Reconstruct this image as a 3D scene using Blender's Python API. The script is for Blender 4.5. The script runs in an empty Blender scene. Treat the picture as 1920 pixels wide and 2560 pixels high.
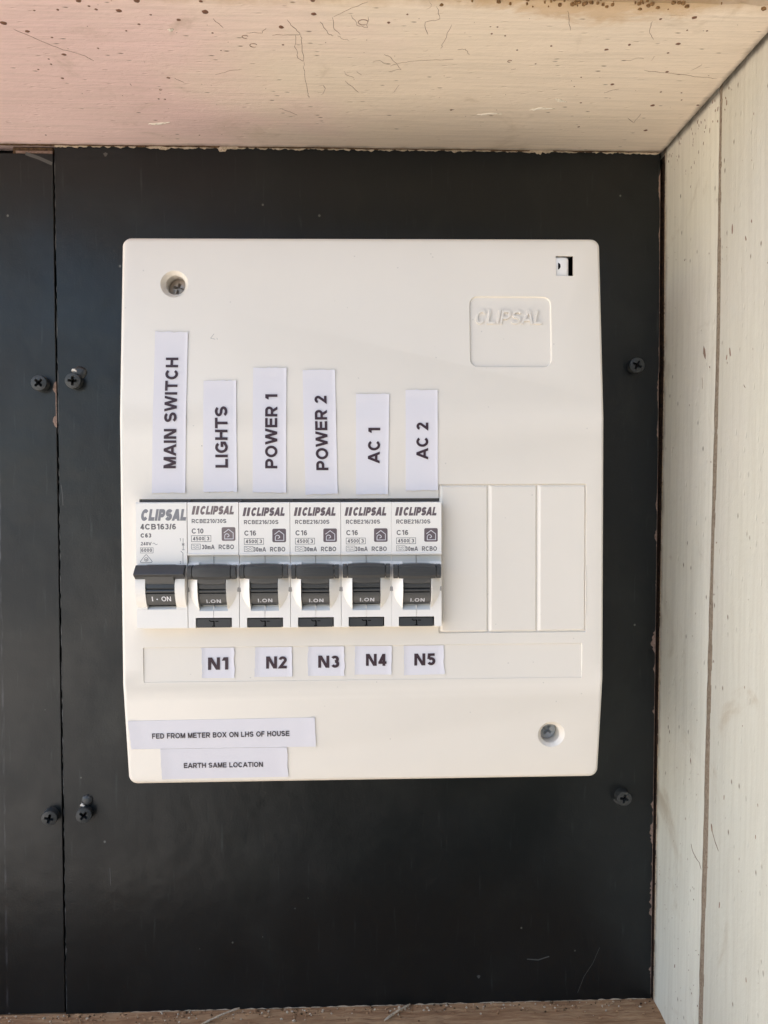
import bpy, bmesh, math, random
from mathutils import Matrix, Vector, noise
random.seed(7)
S = bpy.context.scene
COL = S.collection
rad = math.radians
sin, cos, pi = math.sin, math.cos, math.pi

# ------------------------------------------------------------------ camera
cd = bpy.data.cameras.new('camera'); cam = bpy.data.objects.new('camera', cd); COL.objects.link(cam)
Rm = (Matrix.Rotation(rad(-1.919), 3, 'Z') @ Matrix.Rotation(rad(-1.408), 3, 'X') @ Matrix.Rotation(rad(0.198), 3, 'Y'))
rx, fw, up = Rm.col[0], Rm.col[1], Rm.col[2]
cm = Matrix((rx, up, -fw)).transposed().to_4x4()
cm.translation = Vector((-1.879, -326.94, 6.607)) / 1000
cam.matrix_world = cm
cd.sensor_fit = 'VERTICAL'; cd.sensor_height = 36; cd.lens = 26.05
cd.clip_start = 0.005; cd.clip_end = 200
S.camera = cam

# ------------------------------------------------------------------ light
SUN_EL, SUN_AZ = 48, -104          # azimuth measured from the view axis, negative = left of the board's normal
w = bpy.data.worlds.new('World'); S.world = w; w.use_nodes = True
nt = w.node_tree; bg = nt.nodes['Background']
sky = nt.nodes.new('ShaderNodeTexSky'); sky.sky_type = 'NISHITA'; sky.sun_disc = False
sky.sun_elevation = rad(SUN_EL); sky.sun_rotation = math.atan2(sin(rad(SUN_AZ)), -cos(rad(SUN_AZ)))
sky.air_density = 1.0; sky.dust_density = 2.4; sky.ozone_density = 0.75
nt.links.new(sky.outputs[0], bg.inputs[0]); bg.inputs[1].default_value = 0.11
ld = bpy.data.lights.new('sun', 'SUN'); ld.energy = 4.0; ld.angle = rad(0.5); ld.color = (1.0, 0.94, 0.86)
sun = bpy.data.objects.new('sun', ld); COL.objects.link(sun)
sd = Vector((sin(rad(SUN_AZ)) * cos(rad(SUN_EL)), -cos(rad(SUN_AZ)) * cos(rad(SUN_EL)), sin(rad(SUN_EL))))
sun.rotation_euler = sd.to_track_quat('Z', 'Y').to_euler(); sun.location = sd * 3
S.view_settings.view_transform = 'Standard'; S.view_settings.look = 'None'
S.view_settings.exposure = 2.1; S.view_settings.gamma = 1

# ------------------------------------------------------------------ material tools
class NT:
    def __init__(s, name, rough=0.5, spec=0.5, metallic=0.0):
        s.m = bpy.data.materials.new(name); s.m.use_nodes = True
        s.t = s.m.node_tree; s.b = s.t.nodes['Principled BSDF']
        s.b.inputs['Roughness'].default_value = rough
        s.b.inputs['Metallic'].default_value = metallic
        s.b.inputs['Specular IOR Level'].default_value = spec
        g = s.t.nodes.new('ShaderNodeNewGeometry')
        v = s.t.nodes.new('ShaderNodeVectorMath'); v.operation = 'SCALE'; v.inputs['Scale'].default_value = 1000
        s.l(g.outputs['Position'], v.inputs[0]); s.P = v.outputs[0]; s.h = None
    def l(s, a, b): s.t.links.new(a, b)
    def set(s, sock, v):
        if hasattr(v, 'links'): s.l(v, sock)
        elif isinstance(v, (tuple, list)) and len(v) == 3 and sock.type == 'RGBA': sock.default_value = (*v, 1)
        else: sock.default_value = v
    def vec(s, sc, off=(0, 0, 0)):
        m = s.t.nodes.new('ShaderNodeMapping'); s.l(s.P, m.inputs[0])
        m.inputs['Scale'].default_value = sc; m.inputs['Location'].default_value = off
        return m.outputs[0]
    def noise(s, sc, off=(0, 0, 0), detail=3, rough=0.55, dist=0.0):
        n = s.t.nodes.new('ShaderNodeTexNoise'); n.inputs['Scale'].default_value = 1
        s.l(s.vec(sc, off), n.inputs['Vector']); n.inputs['Detail'].default_value = detail
        n.inputs['Roughness'].default_value = rough; n.inputs['Distortion'].default_value = dist
        return n.outputs['Fac']
    def voro(s, sc, off=(0, 0, 0), feat='F1'):
        n = s.t.nodes.new('ShaderNodeTexVoronoi'); n.feature = feat; n.inputs['Scale'].default_value = 1
        s.l(s.vec(sc, off), n.inputs['Vector']); return n
    def ramp(s, f, a, b, lo=0.0, hi=1.0):
        r = s.t.nodes.new('ShaderNodeMapRange'); r.interpolation_type = 'SMOOTHSTEP'
        s.set(r.inputs[0], f); r.inputs[1].default_value = a; r.inputs[2].default_value = b
        r.inputs[3].default_value = lo; r.inputs[4].default_value = hi
        return r.outputs[0]
    def math(s, op, a, b=0.0):
        m = s.t.nodes.new('ShaderNodeMath'); m.operation = op; s.set(m.inputs[0], a); s.set(m.inputs[1], b)
        return m.outputs[0]
    def mix(s, f, a, b, mode='MIX'):
        m = s.t.nodes.new('ShaderNodeMix'); m.data_type = 'RGBA'; m.blend_type = mode
        s.set(m.inputs['Factor'], f); s.set(m.inputs['A'], a); s.set(m.inputs['B'], b)
        return m.outputs['Result']
    def sep(s, i):
        x = s.t.nodes.new('ShaderNodeSeparateXYZ'); s.l(s.P, x.inputs[0]); return x.outputs[i]
    def bump(s, h, dist, strength=1.0):      # dist in mm
        b = s.t.nodes.new('ShaderNodeBump'); b.inputs['Strength'].default_value = strength
        b.inputs['Distance'].default_value = dist / 1000
        s.set(b.inputs['Height'], h)
        if s.h is not None: s.l(s.h, b.inputs['Normal'])
        s.h = b.outputs[0]
    def done(s, col, rough=None):
        s.set(s.b.inputs['Base Color'], col)
        if rough is not None: s.set(s.b.inputs['Roughness'], rough)
        if s.h is not None: s.l(s.h, s.b.inputs['Normal'])
        return s.m

def plastic(name, col, rough, grain=0.02, spec=0.5, mott=0.04):
    n = NT(name, rough, spec)
    c = n.mix(n.noise((0.05, 0.05, 0.05), detail=2), tuple(v * (1 - mott) for v in col), tuple(min(1, v * (1 + mott)) for v in col))
    d = n.voro((0.16, 0.16, 0.16), (3, 1, 7))
    c = n.mix(n.ramp(d.outputs['Distance'], 0.03, 0.055, 0.45, 0), c, tuple(v * 0.6 for v in col))
    n.bump(n.noise((2.2, 2.2, 2.2), detail=2), grain)
    return n.done(c, n.ramp(n.noise((0.08, 0.08, 0.08), (9, 2, 1)), 0.3, 0.7, rough - 0.02, rough + 0.02))

M = {}
M['cover'] = plastic('cream_cover_plastic', (0.80, 0.735, 0.64), 0.30, 0.012, mott=0.02)
M['body'] = plastic('white_breaker_plastic', (0.88, 0.83, 0.755), 0.42, 0.012, mott=0.02)
M['grey'] = plastic('pale_grey_plastic', (0.70, 0.69, 0.65), 0.45, 0.01)
M['dark'] = plastic('charcoal_plastic', (0.052, 0.053, 0.053), 0.34, 0.02, mott=0.15)
M['darker'] = plastic('black_plastic', (0.02, 0.02, 0.021), 0.45, 0.01)
M['rail'] = plastic('dull_rail_grey', (0.10, 0.09, 0.085), 0.5, 0.01)
def flat(name, col, rough=0.5, metallic=0.0, spec=0.5):
    n = NT(name, rough, spec, metallic)
    c = n.mix(n.noise((0.9, 0.9, 0.9), detail=3), tuple(v * 0.88 for v in col), tuple(min(1, v * 1.1) for v in col))
    return n.done(c)
M['ink'] = flat('black_purple_ink', (0.045, 0.022, 0.030), 0.5)
M['ink_fine'] = flat('fine_black_ink', (0.035, 0.025, 0.030), 0.5)
M['print_brown'] = flat('brown_grey_print', (0.20, 0.155, 0.15), 0.5)
M['print_plum'] = flat('plum_grey_print', (0.14, 0.105, 0.11), 0.5)
M['print_grey'] = flat('mid_grey_print', (0.24, 0.235, 0.24), 0.5)
M['print_text'] = flat('grey_text_print', (0.15, 0.135, 0.13), 0.5)
M['print_white'] = flat('white_print', (0.75, 0.73, 0.74), 0.5)
M['print_dim'] = flat('worn_white_print', (0.50, 0.50, 0.52), 0.5)

n = NT('printer_paper', 0.75, 0.3)
c = n.mix(n.noise((0.06, 0.06, 0.06), detail=3), (0.745, 0.70, 0.715), (0.75, 0.725, 0.735))
n.bump(n.noise((3, 3, 3), detail=3), 0.02); M['paper'] = n.done(c)

n = NT('black_board_paint', 0.36, 0.42)
big = n.noise((0.012, 0.012, 0.012), detail=4)
c = n.mix(big, (0.0026, 0.0042, 0.0046), (0.0060, 0.0088, 0.0100))
c = n.mix(n.ramp(n.noise((0.03, 0.02, 0.03), (5, 0, 3), detail=5, dist=0.5), 0.52, 0.75, 0, 0.35), c, (0.017, 0.021, 0.019))
sm = n.noise((0.5, 0.3, 0.045), (11, 0, 4), detail=4)
c = n.mix(n.ramp(sm, 0.60, 0.78, 0, 0.30), c, (0.055, 0.065, 0.065))
v = n.voro((0.06, 0.06, 0.055), (2, 0, 9)); c = n.mix(n.ramp(v.outputs['Distance'], 0.022, 0.04, 0.6, 0), c, (0.2, 0.2, 0.18))
# long vertical scuff near the left of the left board
x = n.sep(0)
sc = n.math('ABSOLUTE', n.math('ADD', n.math('ADD', x, 157.3), n.math('MULTIPLY', n.noise((0.05, 0.05, 0.05)), 1.2)))
scm = n.math('MULTIPLY', n.ramp(sc, 0.15, 0.8, 1, 0), n.math('MULTIPLY', n.ramp(n.noise((0.6, 0.6, 0.09), (1, 5, 2), detail=5), 0.42, 0.7, 0, 0.55), n.ramp(n.sep(2), -70, 10, .25, 1)))
c = n.mix(scm, c, (0.30, 0.29, 0.32))
n.bump(n.noise((1.1, 1.1, 1.1), detail=4), 0.05); n.bump(n.noise((0.05, 0.05, 0.05), detail=2), 0.5)
M['board'] = n.done(c, n.ramp(n.noise((0.02, 0.02, 0.02), (8, 1, 2), detail=4), 0.3, 0.7, 0.30, 0.46))

def timber(name, ca, cb, cc, grain, tint_axis, tint_rng, edge=None, ridge=0.10):
    n = NT(name, 0.62, 0.35)
    c = n.mix(n.noise((0.02, 0.02, 0.015), (3, 3, 3), detail=2), ca, cb)
    t = n.math('ADD', n.sep(tint_axis), n.math('MULTIPLY', n.math('SUBTRACT', n.noise((0.02, 0.03, 0.02), (7, 7, 1), detail=3), 0.5), 160))
    c = n.mix(n.ramp(t, tint_rng[0], tint_rng[1], 0, 1), c, cc)
    g1 = n.noise(grain, detail=5, rough=0.6)
    c = n.mix(n.ramp(g1, 0.35, 0.7, 0, 0.16), c, (0.32, 0.27, 0.2))
    # flecks of lifted paint and pin holes
    v = n.voro(tuple(g * 0.28 + 0.12 for g in grain), (3, 8, 1))
    c = n.mix(n.math('MULTIPLY', n.ramp(v.outputs['Distance'], 0.05, 0.16, 0.8, 0), n.ramp(n.noise((0.05, 0.05, 0.05), (1, 1, 8)), 0.48, 0.6)), c, (0.16, 0.11, 0.07))
    st = n.noise((0.03, 0.035, 0.03), (20, 4, 9), detail=6, rough=0.65, dist=0.8)
    c = n.mix(n.ramp(st, 0.57, 0.78, 0, 0.45), c, (0.34, 0.25, 0.15))
    if tint_axis == 0:      # rusty water stain at the front edge
        ed = n.math('ADD', n.math('ABSOLUTE', n.math('ADD', n.sep(1), 98)), n.math('MULTIPLY', n.math('ABSOLUTE', n.math('SUBTRACT', n.sep(0), 74)), .22))
        ed = n.math('SUBTRACT', ed, n.math('MULTIPLY', n.noise((0.09, 0.16, 0.1), (2, 6, 1), detail=6, rough=0.7, dist=1.0), 20))
        c = n.mix(n.ramp(ed, -4, 3, 0.6, 0), c, (0.55, 0.36, 0.18))
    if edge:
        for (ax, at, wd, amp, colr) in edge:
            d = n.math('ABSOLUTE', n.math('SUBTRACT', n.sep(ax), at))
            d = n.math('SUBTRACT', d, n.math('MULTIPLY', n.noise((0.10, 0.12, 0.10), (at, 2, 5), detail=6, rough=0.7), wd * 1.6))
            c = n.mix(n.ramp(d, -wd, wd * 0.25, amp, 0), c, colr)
    n.bump(g1, ridge); n.bump(n.noise(tuple(0.25 + g * .6 for g in grain), (5, 5, 5), detail=6, rough=.65, dist=.6), 0.16)
    n.bump(n.ramp(v.outputs['Distance'], 0.05, 0.2, 0, 1), 0.12)
    return n.done(c)
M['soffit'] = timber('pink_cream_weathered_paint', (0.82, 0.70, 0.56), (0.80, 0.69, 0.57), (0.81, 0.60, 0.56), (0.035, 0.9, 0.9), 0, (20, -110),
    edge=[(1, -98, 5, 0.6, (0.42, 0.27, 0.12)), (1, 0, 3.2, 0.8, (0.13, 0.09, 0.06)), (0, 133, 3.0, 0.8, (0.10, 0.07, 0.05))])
for _k, _f in (('jamb', 1.0), ('jamb_outer_dimmed', .81)): M[_k] = timber('cream_grooved_paint', *[tuple(v * _f for v in c_) for c_ in ((0.75, 0.72, 0.58), (0.74, 0.69, 0.61), (0.71, 0.70, 0.60))], (0.45, 0.45, 0.022), 2, (60, -170),  # outer board's copy of the paint, darkened against the extra light there
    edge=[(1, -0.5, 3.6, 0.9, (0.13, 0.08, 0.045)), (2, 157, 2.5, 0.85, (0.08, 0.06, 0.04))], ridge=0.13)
def dirt(name, ca, cb, cc, sc=0.5, rough=0.85, bump=0.5, ax=1.0):
    n = NT(name, rough, 0.25)
    c = n.mix(n.ramp(n.noise((sc * ax, sc, sc), detail=6, rough=0.7), 0.35, 0.65), ca, cb)
    v = n.voro((sc * 1.4 * ax, sc * 1.4, sc * 1.4), (1, 2, 3)); c = n.mix(n.ramp(v.outputs['Distance'], 0.1, 0.3, 0.8 * (1 if ax == 1 else .5), 0), c, cc)
    n.bump(n.noise((sc * ax, sc, sc), (4, 4, 4), detail=6, rough=0.7), bump)
    return n.done(c)
M['filler'] = dirt('dirty_groove_filler', (0.24, 0.185, 0.13), (0.33, 0.265, 0.20), (0.10, 0.07, 0.05), 0.6)
M['sill'] = dirt('weathered_brown_sill', (0.27, 0.145, 0.075), (0.44, 0.28, 0.155), (0.10, 0.055, 0.03), 0.5, ax=0.09)
M['grime_shade'] = dirt('dark_brown_grime_shade', (0.055, 0.03, 0.018), (0.16, 0.10, 0.05), (0.02, 0.012, 0.01), 0.7)
M['gap_shade'] = dirt('black_brown_gap_shade', (0.012, 0.007, 0.005), (0.05, 0.026, 0.014), (0.005, 0.004, 0.004), 0.5)
M['crumb'] = dirt('rusty_brown_crumbs', (0.16, 0.085, 0.04), (0.36, 0.21, 0.09), (0.07, 0.035, 0.02), 1.3)
M['crust'] = dirt('flaking_cream_paint', (0.42, 0.34, 0.24), (0.60, 0.50, 0.38), (0.20, 0.13, 0.08), 0.8, 0.7, 0.2)
M['fibre'] = dirt('raw_board_edge', (0.20, 0.135, 0.105), (0.29, 0.205, 0.165), (0.14, 0.08, 0.06), 0.8, 0.8, 0.2)
M['fascia'] = dirt('grey_brown_fascia', (0.30, 0.24, 0.20), (0.38, 0.31, 0.27), (0.15, 0.09, 0.06), 0.12, 0.7, 0.3)
M['speck'] = flat('brown_fly_speck', (0.18, 0.085, 0.05), 0.55)
M['web'] = flat('dusty_thread', (0.27, 0.175, 0.125), 0.8)
M['chip'] = flat('bare_white_chip', (0.78, 0.72, 0.62), 0.5)
M['chip_gloss'] = plastic('glossy_white_plastic', (0.86, 0.83, 0.79), 0.18, 0.01)
M['steel'] = flat('dull_steel', (0.50, 0.44, 0.39), 0.38, 0.55)
M['zinc'] = flat('zinc_plating', (0.52, 0.55, 0.57), 0.38, 0.55)
M['blackscrew'] = flat('black_painted_screw', (0.035, 0.038, 0.038), 0.42)
M['hollow'] = flat('black_hollow', (0.004, 0.003, 0.003), 0.9, spec=0.1)
M['mark'] = flat('blackboard_scratch', (0.075, 0.075, 0.072), 0.6)
M['greymark'] = flat('pencil_mark', (0.36, 0.33, 0.30), 0.7)
n = NT('pale_paving', 0.85, 0.3); M['ground'] = n.done(n.mix(n.noise((0.004, 0.004, 0.004), detail=5), (0.40, 0.366, 0.325), (0.52, 0.485, 0.435)))
n = NT('dark_light_blocker', 0.7, 0.3); M['light_blocker'] = n.done(n.mix(n.noise((0.01, 0.01, 0.01), detail=4), (0.022, 0.026, 0.027), (0.036, 0.042, 0.042)))
n = NT('wall_boards_cream', 0.6, 0.3); M['wall'] = n.done(n.mix(n.noise((0.01, 0.01, 0.01), detail=4), (0.50, 0.45, 0.36), (0.56, 0.50, 0.41)))

# ------------------------------------------------------------------ mesh tools (millimetres in, metres out)
class MB:
    def __init__(s): s.v = []; s.f = []
    def add(s, vs, fs):
        b = len(s.v); s.v += [tuple(p) for p in vs]; s.f += [tuple(b + i for i in f) for f in fs]
    def bm(s, bm):
        bm.verts.index_update(); s.add([v.co[:] for v in bm.verts], [[v.index for v in f.verts] for f in bm.faces]); bm.free()
    def box(s, x0, x1, y0, y1, z0, z1, bev=0.0, seg=1):
        bm = bmesh.new(); bmesh.ops.create_cube(bm, size=1)
        for v in bm.verts: v.co = Vector(((x0 + x1) / 2 + v.co.x * (x1 - x0), (y0 + y1) / 2 + v.co.y * (y1 - y0), (z0 + z1) / 2 + v.co.z * (z1 - z0)))
        if bev: bmesh.ops.bevel(bm, geom=bm.edges[:], offset=bev, segments=seg, affect='EDGES', profile=0.5)
        s.bm(bm)
    def loft(s, rings, cap=True):
        k = len(rings[0]); vs = [p for r in rings for p in r]; fs = []
        for i in range(len(rings) - 1):
            for j in range(k):
                a, b2 = i * k + j, i * k + (j + 1) % k
                fs.append((a, b2, b2 + k, a + k))
        if cap: fs.append(tuple(range(k))[::-1]); fs.append(tuple((len(rings) - 1) * k + j for j in range(k)))
        s.add(vs, fs)
    def prism(s, prof, x0, x1):               # profile of (y, z), extruded along x
        s.loft([[(x0, y, z) for y, z in prof], [(x1, y, z) for y, z in prof]])
    def cyl(s, cx, cz, prof, n=32, a0=0.0):   # lathe about y: prof of (r, y), front last
        s.loft([[(cx + r * cos(a0 + 2 * pi * i / n), y, cz + r * sin(a0 + 2 * pi * i / n)) for i in range(n)] for r, y in prof])
    def tube(s, pts, r, n=5):
        rings = []
        for i, p in enumerate(pts):
            p = Vector(p); a = Vector(pts[max(0, i - 1)]); b = Vector(pts[min(len(pts) - 1, i + 1)])
            t = (b - a).normalized(); u = t.cross(Vector((0.3, 0.9, 0.2))).normalized(); v = t.cross(u)
            rr = r * (0.5 if i in (0, len(pts) - 1) else 1) * (0.8 + 0.4 * random.random())
            rings.append([p + u * rr * cos(2 * pi * k / n) + v * rr * sin(2 * pi * k / n) for k in range(n)])
        s.loft(rings)
    def mesh(s, name, mat, org=(0, 0, 0), smooth=None):
        me = bpy.data.meshes.new(name)
        me.from_pydata([((x - org[0]) / 1000, (y - org[1]) / 1000, (z - org[2]) / 1000) for x, y, z in s.v], [], s.f)
        bm = bmesh.new(); bm.from_mesh(me); bmesh.ops.recalc_face_normals(bm, faces=bm.faces[:]); bm.to_mesh(me); bm.free()
        me.materials.append(mat)
        if smooth: 
            me.polygons.foreach_set('use_smooth', [True] * len(me.polygons)); me.set_sharp_from_angle(angle=rad(smooth))
        me.update(); return me
    def build(s, name, mat, parent=None, org=(0, 0, 0), smooth=None):
        o = bpy.data.objects.new(name, s.mesh(name, mat, org, smooth)); COL.objects.link(o)
        if parent: o.parent = parent
        else: o.location = Vector(org) / 1000
        return o
def tag(o, label=None, cat=None, group=None, kind=None):
    for k, v in (('label', label), ('category', cat), ('group', group), ('kind', kind)):
        if v: o[k] = v
    return o
def thing(name, org, label, cat, group=None):
    o = bpy.data.objects.new(name, None); o.empty_display_size = 0.01; COL.objects.link(o)
    o.location = Vector(org) / 1000
    return tag(o, label, cat, group)

# ------------------------------------------------------------------ lettering: constant-weight strokes with cut ends
def arc(cx, cy, rx, ry, a0, a1, n=14):
    return [(cx + rx * cos(rad(a0 + (a1 - a0) * i / n)), cy + ry * sin(rad(a0 + (a1 - a0) * i / n))) for i in range(n + 1)]
def glyph(ch, w):
    """returns (advance, list of strokes); cap height 1, stroke weight w"""
    h = w / 2; t = 1 - h; sb = 0.065
    def L(p, e0=0, e1=0, closed=False): return ('L', p, e0, e1, closed)
    def D(x0, y0, x1, y1): return ('D', x0, y0, x1, y1)
    W = {'M': .94, 'A': 1.0, 'I': w, 'N': .82, 'S': .80, 'W': 1.32, 'T': .84, 'C': .88, 'H': .82, 'L': .70, 'G': .92, 'P': .78, 'O': .95, 'E': .76,
         'R': .82, 'F': .68, 'D': .80, 'B': .78, 'X': .90, 'U': .78, 'V': .92, '1': .42, '/': .34, '.': w, '-': .34, 'm': .84, '~': .62, 'j': w}.get(ch, .62)
    if ch == ' ': return 0.44, []
    l, r, m = h, W - h, W / 2; s = []
    sbl = {'A': .02, 'V': .02, 'W': .02, 'T': .05, 'X': .04, '/': .04, '1': .08}.get(ch, sb)
    if ch in 'Ij': s = [L([(m, 0), (m, 1)])]
    elif ch == 'L': s = [L([(l, 1), (l, h), (W, h)])]
    elif ch == 'E': s = [L([(W, t), (l, t), (l, h), (W, h)]), L([(l, .52), (W - .04, .52)])]
    elif ch == 'F': s = [L([(W, t), (l, t), (l, 0)]), L([(l, .50), (W - .06, .50)])]
    elif ch == 'H': s = [L([(l, 0), (l, 1)]), L([(r, 0), (r, 1)]), L([(l, .52), (r, .52)])]
    elif ch == 'T': s = [L([(0, t), (W, t)]), L([(m, t), (m, 0)])]
    elif ch == 'N': s = [L([(l, 0), (l, 1)]), L([(r, 0), (r, 1)]), D(l + .04, 1, r - .04, 0)]
    elif ch == 'M': s = [L([(l * .95, 0), (l * .95, 1)]), L([(W - l * .95, 0), (W - l * .95, 1)]), D(l + .03, 1, m, 0), D(r - .03, 1, m, 0)]
    elif ch == 'A': s = [D(h * 1.1, 0, m, 1), D(W - h * 1.1, 0, m, 1), L([(W * .22, .30), (W * .78, .30)])]
    elif ch == 'V': s = [D(h, 1, m, 0), D(W - h, 1, m, 0)]
    elif ch == 'W': s = [D(h, 1, W * .28, 0), D(W * .28, 0, m, 1), D(m, 1, W * .72, 0), D(W * .72, 0, W - h, 1)]
    elif ch == 'X': s = [D(h, 0, W - h, 1), D(h, 1, W - h, 0)]
    elif ch == '/': s = [D(h * .8, 0, W - h * .8, 1)]
    elif ch == 'O': s = [L(arc(m, .5, m - h, .5 - h + .012, 0, 350, 27), closed=True)]
    elif ch == '0': s = [L(arc(m, .5, m - h, .5 - h, 0, 350, 25), closed=True)]
    elif ch == 'C': s = [L(arc(m, .5, m - h, .5 - h + .01, 38, 322, 24))]
    elif ch == 'G': s = [L(arc(m, .5, m - h, .5 - h + .01, 38, 300, 22) + [(r, .24), (r, .46)], 0, 0), L([(m + .02, .46), (W, .46)])]
    elif ch == 'U': s = [L([(l, 1), (l, .38)] + arc(m, .38, m - h, .38 - h, 180, 360, 14) + [(r, 1)])]
    elif ch == 'S': s = [L(arc(m, (1.5 - h) / 2, m - h, (.5 - h) / 2, 22, 262, 14) + arc(m, (.5 + h) / 2, m - h * .9, (.5 - h) / 2, 82, -160, 14))]
    elif ch in 'PR':
        s = [L([(l, 0), (l, 1)]), L([(l, t), (W - .32, t)] + arc(W - .32, (t + .44) / 2, .32 - h, (t - .44) / 2, 85, -85, 10) + [(W - .32, .44), (l, .44)])]
        if ch == 'R': s.append(D(W - h * 1.15, 0, W * .52, .44))
    elif ch == 'B':
        s = [L([(l, 0), (l, 1)]), L([(l, t), (W - .34, t)] + arc(W - .34, (t + .53) / 2, .30 - h, (t - .53) / 2, 85, -85, 8) + [(W - .34, .53), (l, .53)]),
             L([(l, .53), (W - .32, .53)] + arc(W - .32, (h + .53) / 2, .32 - h, (.53 - h) / 2, 85, -85, 8) + [(W - .32, h), (l, h)])]
    elif ch == 'D': s = [L([(l, 0), (l, 1)]), L([(l, t), (W - .42, t)] + arc(W - .42, .5, .42 - h, .5 - h, 87, -87, 14) + [(W - .42, h), (l, h)])]
    elif ch == '1': s = [L([(W - h, 0), (W - h, 1)]), D(W - w * .9, 1, h * .9, .72)]
    elif ch == '2': s = [L(arc(m, .70, m - h, .30 - h, 172, -30, 12) + [(h * 1.2, h), (W, h)])]
    elif ch == '3': s = [L(arc(m - .02, (t + .53) / 2, m - h - .01, (t - .53) / 2, 155, -90, 12)), L(arc(m - .01, (h + .53) / 2, m - h, (.53 - h) / 2, 90, -155, 12))]
    elif ch == '4': s = [L([(W - .16 - h * .4, 0), (W - .16 - h * .4, 1)]), L([(0, .24 + h * .3), (W, .24 + h * .3)]), D(h * .9, .24, W - .16 - h * .4, 1)]
    elif ch == '5': s = [L([(W - .05, t), (l + .05, t), (l + .02, .52)]), L(arc(m, .34, m - h, .34 - h, 140, -155, 14))]
    elif ch == '6': s = [L(arc(m, .33, m - h, .33 - h, 0, 345, 20), closed=True), L(arc(m + .02, .5, m - h + .02, .5 - h, 45, 190, 12))]
    elif ch == '.': s = [L([(0, h), (W, h)])]
    elif ch == '-': s = [L([(0, .42), (W, .42)])]
    elif ch == 'm': s = [L([(l, 0), (l, .72)]), L(arc(W * .29, .45, W * .29 - h, .27 - h, 160, 0, 8) + [(m, 0)]), L(arc(W * .74, .45, W * .26 - h, .27 - h, 160, 0, 8) + [(r, 0)])]
    elif ch == '~': s = [L([(x * W / 12, .48 + .17 * sin(2 * pi * x / 12)) for x in range(13)])]
    return W + 2 * sbl, [(('L', [(x + sbl, y) for x, y in q[1]], *q[2:]) if q[0] == 'L' else ('D', q[1] + sbl, q[2], q[3] + sbl, q[4])) for q in s]
def stroke_quads(q, w):
    if q[0] == 'D':
        x0, y0, x1, y1 = q[1:]; hw = w / 2 * math.hypot(x1 - x0, y1 - y0) / abs(y1 - y0)
        return [[(x0 - hw, y0), (x0 + hw, y0), (x1 + hw, y1), (x1 - hw, y1)]]
    P = [Vector(p) for p in q[1]]; closed = q[4]
    n = len(P); Lf = []; Rt = []
    for i in range(n):
        a = P[i - 1] if (i > 0 or closed) else None; b = P[(i + 1) % n] if (i < n - 1 or closed) else None
        d1 = (P[i] - a).normalized() if a is not None and (P[i] - a).length > 1e-6 else None
        d2 = (b - P[i]).normalized() if b is not None and (b - P[i]).length > 1e-6 else None
        if d1 is None: d1 = d2
        if d2 is None: d2 = d1
        n1 = Vector((-d1.y, d1.x)); n2 = Vector((-d2.y, d2.x)); mm = (n1 + n2)
        mm = mm.normalized() if mm.length > 1e-4 else n1
        k = w / 2 / max(0.45, mm.dot(n1))
        Lf.append(P[i] + mm * k); Rt.append(P[i] - mm * k)
    return [[tuple(Rt[i]), tuple(Rt[(i + 1) % n]), tuple(Lf[(i + 1) % n]), tuple(Lf[i])] for i in range(n if closed else n - 1)]
def text(mb, st, O, Wv, Hv, weight, yf, shear=0.0, track=0.0, raise_=0.0, squeeze=1.0):
    """write st from O=(x,z) along Wv, cap height Hv (both (x,z) vectors in mm) on the surface y=yf(x,z)"""
    x = 0; items = []
    for ch in st:
        adv, ss = glyph(ch, weight); items.append((x, ss)); x += adv + track
    tot = x - track
    a0 = min(p for X, ss in items for q in ss for Q in stroke_quads(q, weight) for p in [X + v[0] for v in Q])
    a1 = max(p for X, ss in items for q in ss for Q in stroke_quads(q, weight) for p in [X + v[0] for v in Q])
    k = 0
    for X, ss in items:
        for q in ss:
            k += 1; e = (k % 7) * 0.004
            for Q in stroke_quads(q, weight):
                pts = []
                for (u, v) in Q:
                    uu = (X + u - a0) / (a1 - a0); uu += shear * v * (Hv[1] / max(1e-6, math.hypot(*Wv))) * (1 if True else 0)
                    pts.append((O[0] + Wv[0] * uu + Hv[0] * v, O[1] + Wv[1] * uu + Hv[1] * v))
                if raise_:
                    f = [(px, yf(px, pz) - raise_ - e, pz) for px, pz in pts]; b = [(px, yf(px, pz) + 0.3, pz) for px, pz in pts]
                    mb.add(f + b, [(0, 1, 2, 3), (0, 4, 5, 1), (1, 5, 6, 2), (2, 6, 7, 3), (3, 7, 4, 0)])
                else: mb.add([(px, yf(px, pz) - 0.02 - e, pz) for px, pz in pts], [(0, 1, 2, 3)])
def line(mb, pts, w, yf, closed=False, e=0.0):
    for Q in stroke_quads(('L', pts, 0, 0, closed), w):
        mb.add([(px, yf(px, pz) - 0.02 - e, pz) for px, pz in Q], [(0, 1, 2, 3)])

# ------------------------------------------------------------------ the setting behind and around
def cov(z):                                   # depth of the cover's front at height z
    return -58 + 4.6 * (z - 34) / 66 if z > 34 else (-58 + 4.6 * (-62 - z) / 38 if z < -62 else -58)

b = MB(); b.box(-30000, 30000, -60000, 4000, -1352, -1350); tag(b.build('ground', M['ground']), kind='structure')
b = MB(); b.box(-1500, 1500, 14, 40, -1349, 1200)
tag(b.build('wall', M['wall']), kind='structure')
b = MB(); b.box(620, 660, -1700, 13, -1349, 1200); tag(b.build('light_blocker', M['light_blocker']), kind='structure')  # unseen dark wall, added to cut light and reflections from the right
b = MB(); b.box(-420, 619, -1500, -1460, -1349, 560); tag(b.build('front_light_blocker', M['light_blocker']), kind='structure')  # unseen dark screen, added in front to darken reflections in the black panel

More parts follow.
